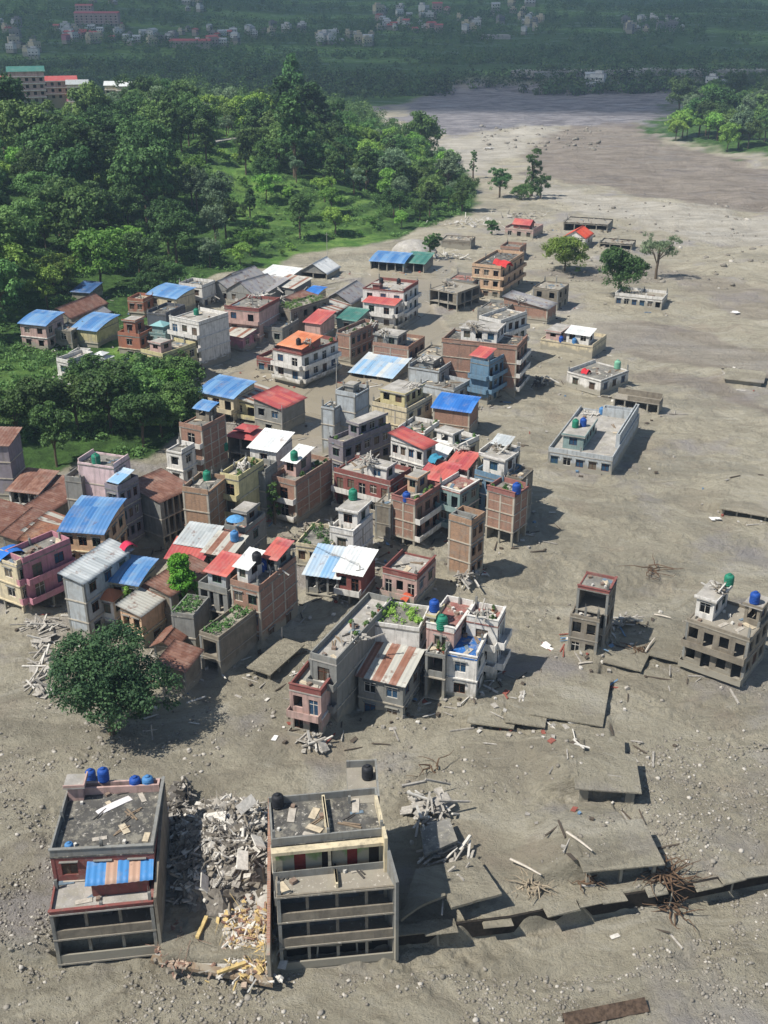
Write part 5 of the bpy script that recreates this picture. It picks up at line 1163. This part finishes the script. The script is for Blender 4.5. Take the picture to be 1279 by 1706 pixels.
# ---------------------------------------------------------------- woods on the spur: countable trees
def zone_of(px, py):
    if py > 590 and px < 360: return 'in the belt behind the rust roofs and the pale pink tower'
    if px < 230 and py > 430: return 'around the blue roofed slope houses'
    if px < 90 and py > 320: return 'halfway up the left slope at the frame edge'
    if px < 230 and py > 320: return 'halfway up the left slope inside the frame edge'
    if px < 110: return 'below the pink blocks on the left crest'
    if px < 230: return 'right below the white roofed sheds on the left crest'
    if px < 420 and py > 330: return 'in the deep wood above the packed upper quarter'
    if py > 300 and px < 660: return 'among the bright terraces'
    if px >= 640 and py > 200 and px < 1000: return 'at the wooded tip by the river'
    if px > 1000: return 'on the wooded bank across the river'
    if py < 215: return 'on the back crest of the wooded spur '+('left of the mast' if px < 440 else 'right of the mast')
    return 'on the front of the wooded spur '+('left of the mast' if px < 440 else 'right of the mast')
KL = dict(broad='mid green round tree', dark='dark dense round tree', tall='tall narrow dark tree', grey='grey green tree', lite='light green spreading tree', airy='sparse airy tree', shrub='light green bush')
cand = []
gx = np.arange(-260, 130, 12.0); gy = np.arange(150, 900, 14.0)
rs = np.random.RandomState(5)
GX, GY = np.meshgrid(gx, gy); GX = GX.ravel()+rs.uniform(-4, 4, GX.size); GY = GY.ravel()+rs.uniform(-4.5, 4.5, GY.size)
DG = pdist(GX, GY, GREEN); DT = pdist(GX, GY, TERR); GZ = H(GX, GY)
for x, y, z, dg, dt in zip(GX, GY, GZ, DG, DT):
    if dg < 2.5: continue
    px, py = topix((x, y, z))
    if px < -70 or px > 1340: continue
    if len(FX) and np.min(np.hypot(FX[:, 0]-x, FX[:, 1]-y)-FX[:, 2]) < 3.2: continue
    if (px < 150 and 120 < py < 262) or (150 <= px < 245 and py < 205): continue
    if dt > 0 and rs.rand() < (.38 if py > 330 else .1): continue
    if 140 < px < 300 and 560 < py < 640: continue
    if 15 < px < 215 and 530 < py < 640: continue
    if -10 < px < 110 and 590 < py < 700 and rs.rand() < .7: continue
    # roof views: keep tree crowns off the houses just behind
    s = rs.uniform(.75, 1.3)*(1.4 if rs.rand() < .12 else 1)*(.62 if dg < 12 or py > 560 else 1.12)
    if dt > 0: k = rs.choice(['lite', 'broad', 'tall', 'shrub', 'airy'], p=[.25, .2, .15, .3, .1]); s *= .75
    elif px < 260 and 230 < py < 420: k = rs.choice(['dark', 'broad', 'lite'], p=[.5, .3, .2])
    else: k = rs.choice(['dark', 'broad', 'tall', 'grey', 'lite'], p=[.22, .28, .14, .12, .24])
    cand.append((x, y, z, k, s, px, py))
for i in range(75):
    px, py = rs.uniform(1095, 1330), rs.uniform(165, 275)
    p = at(px, py); 
    if pdist(np.array([p.x]), np.array([p.y]), ISLE)[0] < 4: continue
    cand.append((p.x, p.y, h1(p.x, p.y), rs.choice(['dark', 'broad', 'lite', 'grey']), rs.uniform(1.1, 1.7), px, py))
for (px, py, k, s) in ((25,772,'dark',.75),(60,765,'broad',.8),(95,770,'dark',.75),(128,745,'dark',.8),(165,742,'broad',.85),(205,748,'dark',.85),(240,738,'dark',.8),(270,722,'broad',.75),(300,702,'broad',.8),(325,680,'dark',.75),(30,728,'broad',.9),(80,724,'dark',.9),(130,712,'broad',.9),(185,712,'dark',.95),(235,700,'broad',.9),(285,676,'lite',.8),(312,655,'broad',.75),(150,668,'dark',.8),(200,672,'broad',.85),(250,660,'broad',.8),(290,640,'dark',.6)):
    p = hit(px, py+8); q = [c for c in cand if math.hypot(c[0]-p.x, c[1]-p.y) > 5.2]; cand = q+[(p.x, p.y, p.z, k, s, px, py)]
cand.sort(key=lambda c: (c[1] if c[5] < 1000 else 0))
BACK = cand[310:]; print('TREES', len(cand), len(BACK))
if BACK:      # the farthest crowns, past three hundred
    cs = []; rd = []
    for (x, y, z, k, s, px, py) in BACK:
        hh = {'tall': 13}.get(str(k), 9)*s
        for q in range(9): cs.append((x+rs.normal()*2.2*s, y+rs.normal()*2.2*s, z+hh*(.3+.6*rs.rand()))); rd.append(1.7*s)
    V, Fc, t = leaves(cs, rd, 34, .95, rs=rs); o = bpy.data.objects.new('back_woods', npmesh('back_woods', V, Fc, [LEAF['mid']], tint=t)); link(o); tag(o, 'farthest tree crowns along the back crest of the wooded spur', 'woods', kind='stuff')
for (x, y, z, k, s, px, py) in cand[:310]:
    k = str(k)
    tree(k, x, y, float(s), z, label=KL[k]+' '+zone_of(px, py), cat='bush' if k == 'shrub' else 'tree', group=KL[k].replace(' tree', ' trees').replace('bush', 'bushes')+' '+zone_of(px, py))
# undergrowth and hedges: nobody could count it
n = 12000; ux = rs.uniform(-260, 60, n*3); uy = 150+rs.rand(n*3)**1.3*520
m = (pdist(ux, uy, GREEN) > 1.0) & (np.abs(ux/uy) < .42); ux, uy = ux[m], uy[m]
uz = H(ux, uy); tm = pdist(ux, uy, TERR) > 0; ris = terr_riser(ux, uy); keep = (tm & ris & (rs.rand(len(ux)) < .75)) | (~tm & (vn(ux/9, uy/9, 77) > -.12))
dmin = np.min(np.hypot(FX[:, 0][None]-ux[:, None], FX[:, 1][None]-uy[:, None])-FX[:, 2][None], axis=1); keep &= dmin > 1.2
ux, uy, uz = ux[keep][:9000], uy[keep][:9000], uz[keep][:9000]
V, Fc, t = leaves(np.stack([ux, uy, uz+.5], -1), rs.uniform(.8, 1.9, len(ux)), 26, .6, rs=rs, flat=.7)
o = bpy.data.objects.new('undergrowth', npmesh('undergrowth', V, Fc, [LEAF['mid']], tint=t)); link(o); tag(o, 'low green bushes and weeds covering the wooded slope', 'undergrowth', kind='stuff')
# far woods across the valley
def far_woods(name, label, n, x0, x1, y0, y1, seed, mat, size, thr=-.05, per=34):
    rs = np.random.RandomState(seed); x = rs.uniform(-1, 1, n*3); y = y0+(y1-y0)*rs.rand(n*3)**1.5; x = (x0+x1)/2+x*(x1-x0)/2*(y/y1)**.7
    k = (vn(x/90, y/40, 12) > thr) & (np.abs(x/y) < .5) & ~((y > 1022) & (y < 1120) & (x > -60) & (rs.rand(len(x)) < .9)); x, y = x[k][:n], y[k][:n]; z = H(x, y)
    r = size*(.6+.7*rs.rand(len(x)))*(y/1200)**.35
    V, Fc, t = leaves(np.stack([x, y, z+r*.75], -1), r, per, 2.2, rs=rs, flat=.95, tl=.2)
    o = bpy.data.objects.new(name, npmesh(name, V, Fc, [LEAF[mat]], tint=t)); link(o); tag(o, label, 'woods', kind='stuff')
far_woods('far_woods', 'dark woods and tree lines across the valley beyond the river', 5200, -900, 900, 960, 3000, 21, 'dark', 6.0)
far_woods('far_grey_woods', 'greyer scattered trees on the far valley floor', 1800, -700, 800, 965, 1900, 22, 'mid', 5., thr=-.2)
far_woods('riverside_woods', 'dark line of trees on the far river bank', 420, -260, 520, 962, 1015, 23, 'dark', 6.5, thr=-.22)
far_woods('valley_woods', 'scattered trees and hedges on the valley floor behind the wooded spur', 700, -420, 20, 800, 1010, 24, 'mid', 5., thr=-.15)
# ---------------------------------------------------------------- far villages
vm = {}
def vhouse(ci, k):
    if (ci, k) in vm: return vm[(ci, k)]
    wc, rc = [('pk', 'red'), ('wh', 'gray'), ('wh', 'tin'), ('cr', 'gray'), ('pn', 'red'), ('gy', 'gray'), ('wh', 'blue')][ci]
    m = MB(); w, d, h = [(9, 7, 6), (12, 8, 8.6), (8, 7, 3.4)][k]; W0 = [wallmat(wc), sheetmat(rc), GLASS]
    m.box(-w/2, w/2, -d/2, d/2, -3, h, 0)
    for fl in range(int(h/2.9)):
        for i in range(3): x = -w/2+w*(i+.5)/3; m.box(x-.6, x+.6, -d/2-.03, -d/2+.05, fl*2.9+.9, fl*2.9+2.2, 2)
        m.box(-w/2-.3, w/2+.3, -d/2-.5, -d/2-.02, fl*2.9+2.7, fl*2.9+2.9, 0)
    if ci in (1, 3, 5): m.box(-w/2-.2, w/2+.2, -d/2-.2, d/2+.2, h+.001, h+.25, 1); m.box(-w/4, w/4, 0, d/2, h+.251, h+2.4, 0)
    else: m.add([(-w/2-.5,-d/2-.5,h),(w/2+.5,-d/2-.5,h),(w/2+.5,d/2+.5,h),(-w/2-.5,d/2+.5,h),(-w/2-.5,0,h+1.8),(w/2+.5,0,h+1.8)], [(0,1,5,4),(2,3,4,5),(0,4,3),(1,2,5),(0,3,2,1)], 1)
    vm[(ci, k)] = m.mesh('house', W0); return vm[(ci, k)]
VILL = [((0,135),(176,196),11,(0,4,1,3),'among the pink blocks on the left crest'), ((0,210),(44,62),20,(1,2,3,5,0),'of the upper left far village beside the big pink block'), ((110,200),(62,74),14,(0,4,1,3),'below the big pink block of the upper left far village'), ((210,300),(66,78),12,(1,3,5,2),'right of the big pink block in the upper left far village'), ((290,430),(52,80),24,(0,1,3,2,5),'of the upper centre left far village'), ((0,60),(60,100),12,(5,3,1),'at the top left edge of the photo'),
        ((440,520),(48,66),10,(1,3,5),'of the scattered hamlet left of the white roofed far village'), ((530,620),(60,80),24,(1,2,3),'of the white roofed far village below centre top'), ((630,760),(20,56),34,(1,3,0,5,2),'of the long hillside far village at the top centre'), ((760,900),(10,60),26,(1,3,5,2),'of the hillside far village right of the top centre'), ((1030,1140),(34,56),22,(1,3,2,5),'of the small pale far village at the upper right'), ((300,340),(8,22),6,(1,3),'of the small hamlet at the top edge left of centre'), ((150,200),(2,14),5,(0,1),'of the hamlet above the big pink block'),
        ((972,1010),(146,154),3,(1,2),'on the far river bank right of centre'), ((1168,1215),(146,152),4,(1,2),'on the far river bank at the right')]
rv = random.Random(9)
for (xa, xb), (ya, yb), n, cols, where in VILL:
    for i in range(n):
        p = hit(rv.uniform(xa, xb), rv.uniform(ya, yb))
        if p is None: continue
        s = .75 if p.y < 1700 else 1.
        p.z += 2.5
        inst('house', vhouse(rv.choice(cols), rv.randrange(3)), None, p, (0, 0, rv.choice((0, .5, -.4, 1.2))+rv.uniform(-.1, .1)), s*rv.uniform(.95, 1.3), label='small house '+where, cat='house', group='houses '+where)
def block(label, px, py, w, d, h, wm, rm, rz=.1, nw=6):
    p = hit(px, py); p.z += (6 if py > 140 else 3); root = empty('large_building', p, rz, label=label, cat='building'); m = MB(); m.box(-w/2, w/2, -d/2, d/2, -4, h); m.build('wall', [wallmat(wm)], root)
    m = MB(); m.add([(-w/2-.6,-d/2-.6,h+.01),(w/2+.6,-d/2-.6,h+.01),(w/2+.6,d/2+.6,h+.01),(-w/2-.6,d/2+.6,h+.01),(-w/2-.6,0,h+2),(w/2+.6,0,h+2)], [(0,1,5,4),(2,3,4,5),(0,4,3),(1,2,5),(0,3,2,1)], t=.3); m.build('roof', [sheetmat(rm)], root)
    for fl in range(int(h/3)):
        m = MB(); m.box(-w/2-.3, w/2+.3, -d/2-.9, -d/2-.01, fl*3+2.7, fl*3+2.95); m.build('balcony', [wallmat('wh')], root)
        for i in range(nw): x = -w/2+w*(i+.5)/nw; m = MB(); m.box(x-.7, x+.7, -d/2-.04, -d/2+.02, fl*3+.8, fl*3+2.2); m.build('window', [GLASS], root)
block('big dull red roofed block in the upper left far village', 164, 48, 52, 16, 14, 'pk', 'red', .05, 9)
block('tall pink block left of the big red roofed one in the far village', 143, 36, 20, 14, 15, 'pk', 'red', .05, 4)
block('long low dark pink shed roof in the upper centre left far village', 318, 80, 44, 12, 4, 'pk', 'red', -.05, 8)
block('pink and green roofed tower block on the crest of the spur at the left', 52, 193, 16, 14, 14, 'pk', 'green', .3, 5)
block('long pink block beside the green roofed tower block on the crest', 92, 186, 24, 10, 9, 'pk', 'red', .3, 7)
block('dusky pink house row at the left edge of the crest', 12, 182, 22, 10, 8, 'pk', 'red', .2, 6)
block('cream house at the right end of the pink blocks on the crest', 134, 186, 10, 8, 7, 'cr', 'tin', .2, 3)
block('long white roofed shed among the trees on the crest of the spur', 222, 180, 15, 10, 5, 'cr', 'wh', .1, 4)
block('smaller white roofed shed left of the long one on the crest', 193, 178, 9, 8, 5, 'cr', 'wh', .1, 3)
# far road and the short pale road on the spur
def road(label, pts, w, mat='pale'):
    P3 = [hit(*p) for p in pts]; V = []; 
    for i, p in enumerate(P3):
        e = (P3[min(i+1, len(P3)-1)]-P3[max(0, i-1)]).xy.normalized(); nn = Vector((-e.y, e.x))
        for s in (-1, 1): q = p.xy+nn*s*w/2; V.append((q.x, q.y, p.z+(3.2 if w > 10 else .6)))
    V += [(a, b, c-5.) for a, b, c in V]; k = len(P3); Fc = [(2*i, 2*i+1, 2*i+3, 2*i+2) for i in range(k-1)]+[(2*i, 2*i+2, 2*i+2+2*k, 2*i+2*k) for i in range(k-1)]+[(2*i+1, 2*i+1+2*k, 2*i+3+2*k, 2*i+3) for i in range(k-1)]
    m = MB(); m.add(V, Fc); m.build('road', [floormat(mat)], kind='structure')
road('', [(x, 125-(x-860)*.008) for x in range(860, 1330, 30)], 26)
road('', [(x, 63) for x in range(800, 850, 12)], 30)
road('', [(345, 240), (362, 237), (380, 234), (398, 231), (412, 228)], 4)

# ---------------------------------------------------------------- stones
def stone_mesh(seed, n=1):
    bm_v = []; t = (1+5**.5)/2
    V = np.array([(-1,t,0),(1,t,0),(-1,-t,0),(1,-t,0),(0,-1,t),(0,1,t),(0,-1,-t),(0,1,-t),(t,0,-1),(t,0,1),(-t,0,-1),(-t,0,1)])/1.9
    Fc = np.array([(0,11,5),(0,5,1),(0,1,7),(0,7,10),(0,10,11),(1,5,9),(5,11,4),(11,10,2),(10,7,6),(7,1,8),(3,9,4),(3,4,2),(3,2,6),(3,6,8),(3,8,9),(4,9,5),(2,4,11),(6,2,10),(8,6,7),(9,8,1)])
    return V, Fc
SV, SF = stone_mesh(0)
def stones(name, label, P, x0s, n, smin, smax, seed, cols):
    rs = np.random.RandomState(seed); X = []; 
    px = rs.uniform(P[0], P[1], n*3); py = rs.uniform(P[2], P[3], n*3)
    a = TH+np.arctan((py-853)/F); Y = CH/np.tan(a); dep = Y*CT+CH*ST; Xx = (px-639.5)/F*dep
    k = (vn(Xx/5, Y/5, 31)+vn(Xx/1.7, Y/1.7, 35)*.6 > x0s); Xx, Y = Xx[k][:n], Y[k][:n]; n = len(Xx); Z = H(Xx, Y)
    s = smin+(smax-smin)*rs.rand(n)**4; V = SV[None]*(.75+.5*rs.rand(n, 12, 1))*s[:, None, None]*np.stack([1+.5*rs.rand(n), 1+.0*rs.rand(n), .55+.3*rs.rand(n)], -1)[:, None, :]
    an = rs.rand(n)*6.28; c, q = np.cos(an)[:, None], np.sin(an)[:, None]; V = np.stack([V[..., 0]*c-V[..., 1]*q, V[..., 0]*q+V[..., 1]*c, V[..., 2]], -1)
    V = V+np.stack([Xx, Y, Z+s*.12], -1)[:, None, :]; Fc = (SF[None]+np.arange(n)[:, None, None]*12).reshape(-1, 3)
    o = bpy.data.objects.new(name, npmesh(name, V.reshape(-1, 3), Fc, cols, mi=np.repeat(rs.choice(len(cols), n, p=[.55, .35, .10]), 20))); link(o); tag(o, label, 'stones', kind='stuff')
GC = [plain('stone_a', '857f74', .9, .3), plain('stone_b', '989287', .9, .25), plain('stone_c', 'b9b3a8', .9, .2)]
stones('gravel', 'grey and pale stones covering the slope in front of the front row', (-150, 1430, 1590, 1800), -.15, 12000, .03, .2, 1, GC)
stones('gravel', 'stones along the left of the leftmost front building', (-150, 95, 1270, 1600), -.1, 3600, .04, .2, 2, GC)
stones('gravel', 'stones on the churned mud at the lower right', (1060, 1430, 1240, 1590), -.05, 5200, .04, .2, 3, GC)
stones('gravel', 'loose stones scattered on the mud between the buried houses', (620, 1300, 1000, 1470), .12, 1500, .05, .25, 4, GC)
stones('gravel', 'pale stones on the mud below the big tree', (-100, 560, 1110, 1290), .1, 900, .05, .3, 5, GC)
stones('river_stones', 'pale boulders strewn along the far river bars', (900, 1330, 340, 480), .16, 420, .2, 1.0, 6, GC)
stones('river_stones', 'pale boulders at the far river bend', (800, 1000, 205, 250), .05, 260, .3, 1.6, 7, GC[:2]+GC[:1])
bs = []
for i in range(6):
    rs2 = np.random.RandomState(i); V = SV*(.75+.5*rs2.rand(12, 1))*np.array([1.2, 1, .7]); bs.append(npmesh('boulder', V, SF, [GC[i % 3]]))
rb = random.Random(4)
for i in range(90):
    reg = rb.choice(((-20, 90, 1280, 1600), (0, 1279, 1640, 1700), (1080, 1279, 1240, 1450), (480, 1279, 1590, 1680), (640, 1000, 1240, 1400)))
    px, py = rb.uniform(reg[0], reg[1]), rb.uniform(reg[2], reg[3]); p = at(px, py, -.8 if py > 1590 else 0); 
    reg_n = 'beside the leftmost front building' if px < 90 and py < 1600 else ('on the gravel slope in front of the embankment' if py > 1580 else ('on the churned mud at the lower right' if px > 1050 else 'on the mud behind the front row'))
    inst('boulder', rb.choice(bs), None, (p.x, p.y, h1(p.x, p.y)+.05), (0, 0, rb.random()*6), rb.uniform(.14, .32), label='pale rounded boulder '+reg_n, cat='boulder', group='boulders '+reg_n)
# poles
for px, py, h, lab in ((255,1238,2,'thin stake in the shadow of the big tree'), (600,1008,6,'slim pole behind the white and rust tin roofs'), (77,505,8,'slim mast above the light blue roofed slope house'), (545,436,9,'power pole at the edge of the bright fields'), (436,222,16,'lattice mast among the trees on the spur')):
    p = hit(px, py); m = MB(); m.tube([(0, 0, -.5), (0, 0, h)], [.1, .07], 6); m.obox((0, 0, h-.7), (1.2, .08, .08), .3); o = m.build('pole', [plain('pole_grey', 'a8a49c', .8)], label=lab, cat='pole'); o.location = p
PL = [hit(*q) for q in ((232,872), (296,846), (420,905), (600,1008), (470,735), (560,655), (716,560))]
for a_, b_, lab in ((0, 1, 'by the arcaded street house'), (3, 2, 'over the white and rust tin roofs'), (4, 5, 'along the flooded street'), (5, 6, 'above the blue and white tarpaulin roof')):
    a, b = PL[a_], PL[b_]; e = b-a; m = MB()
    for s_ in (0, .35): m.tube([(e.x*t, e.y*t+s_, 6.2+(b.z-a.z)*t-1.1*math.sin(math.pi*t)-s_) for t in [k/10 for k in range(11)]], .022, 4)
    o = m.build('cable', [plain('cable_black', '2e2c2a', .8)], label='pair of sagging black cables '+lab, cat='cable'); o.location = a
for k, lab in ((0, 'leaning pole by the arcaded street house'), (4, 'leaning pole in the flooded street below the red sheet roofed house'), (5, 'pole in the flooded street near the blank grey slab house')):
    m = MB(); m.tube([(0, 0, -1), (.2, .05, 7)], [.12, .08], 7); m.obox((.18, .05, 6.3), (1.3, .09, .09), .4); o = m.build('pole', [plain('pole_grey', 'a8a49c', .8)], label=lab, cat='pole'); o.location = PL[k]
# ---------------------------------------------------------------- cloud that shades the far valley
cv = bpy.data.meshes.new('cloud'); vs = []; fs = []; nx, ny = 60, 44
CA = 4200.; offx, offy = -SH.x/math.tan(SUN_EL)*CA, -SH.y/math.tan(SUN_EL)*CA
for top in (1, 0):
    for j in range(ny):
        for i in range(nx):
            u, v = i/(nx-1), j/(ny-1); x = -3200+6400*u+offx; y = 830+4600*v+offy; e = min(1, 6*min(u, 1-u, v, 1-v))
            y += 60*vn(np.array([x/160]), np.array([3.]), 4)[0]*(1-v)+90*vn(np.array([x/600]), np.array([1.]), 4)[0]*(1-v)
            b = vn(np.array([x/300]), np.array([y/300]), 7)[0]*120+vn(np.array([x/90]), np.array([y/90]), 8)[0]*50
            vs.append((x, y, CA+(e*(220+b) if top else -e*(60+b*.3))))
N = nx*ny
for j in range(ny-1):
    for i in range(nx-1): k = j*nx+i; fs += [(k, k+1, k+nx+1, k+nx), (k+N, k+nx+N, k+nx+1+N, k+1+N)]
for i in range(nx-1): fs += [(i+1, i, i+N, i+1+N), ((ny-1)*nx+i, (ny-1)*nx+i+1, (ny-1)*nx+i+1+N, (ny-1)*nx+i+N)]
for j in range(ny-1): fs += [(j*nx, (j+1)*nx, (j+1)*nx+N, j*nx+N), ((j+1)*nx-1, (j+2)*nx-1+0, (j+2)*nx-1+N, (j+1)*nx-1+N)]
cv.from_pydata(vs, [], fs); cm_ = bpy.data.materials.new('cloud'); cm_.use_nodes = True; ct = cm_.node_tree; cb_ = ct.nodes['Principled BSDF']; cb_.inputs['Base Color'].default_value = (.9, .9, .9, 1); cb_.inputs['Roughness'].default_value = 1
ctr = ct.nodes.new('ShaderNodeBsdfTransparent'); cmx = ct.nodes.new('ShaderNodeMixShader'); cmx.inputs[0].default_value = .42      # both skins together let a quarter of the sun through
ct.links.new(cb_.outputs[0], cmx.inputs[1]); ct.links.new(ctr.outputs[0], cmx.inputs[2]); ct.links.new(cmx.outputs[0], ct.nodes['Material Output'].inputs[0]); cv.materials.append(cm_); cl = bpy.data.objects.new('cloud', cv); link(cl); cl['kind'] = 'structure'
# ---------------------------------------------------------------- the air
hm = bpy.data.materials.new('haze_air'); hm.use_nodes = True; t = hm.node_tree; t.nodes.remove(t.nodes['Principled BSDF'])
pv = t.nodes.new('ShaderNodeVolumePrincipled'); pv.inputs['Color'].default_value = (.55, .74, 1, 1); pv.inputs['Density'].default_value = .00013; pv.inputs['Anisotropy'].default_value = 0
t.links.new(pv.outputs[0], t.nodes['Material Output'].inputs['Volume'])
m = MB(); m.box(-10200, 10200, -400, 5400, -9, 900); hz = m.build('haze', [hm], kind='stuff', label='thin blue haze over the whole valley', cat='haze')
hz.visible_shadow = True
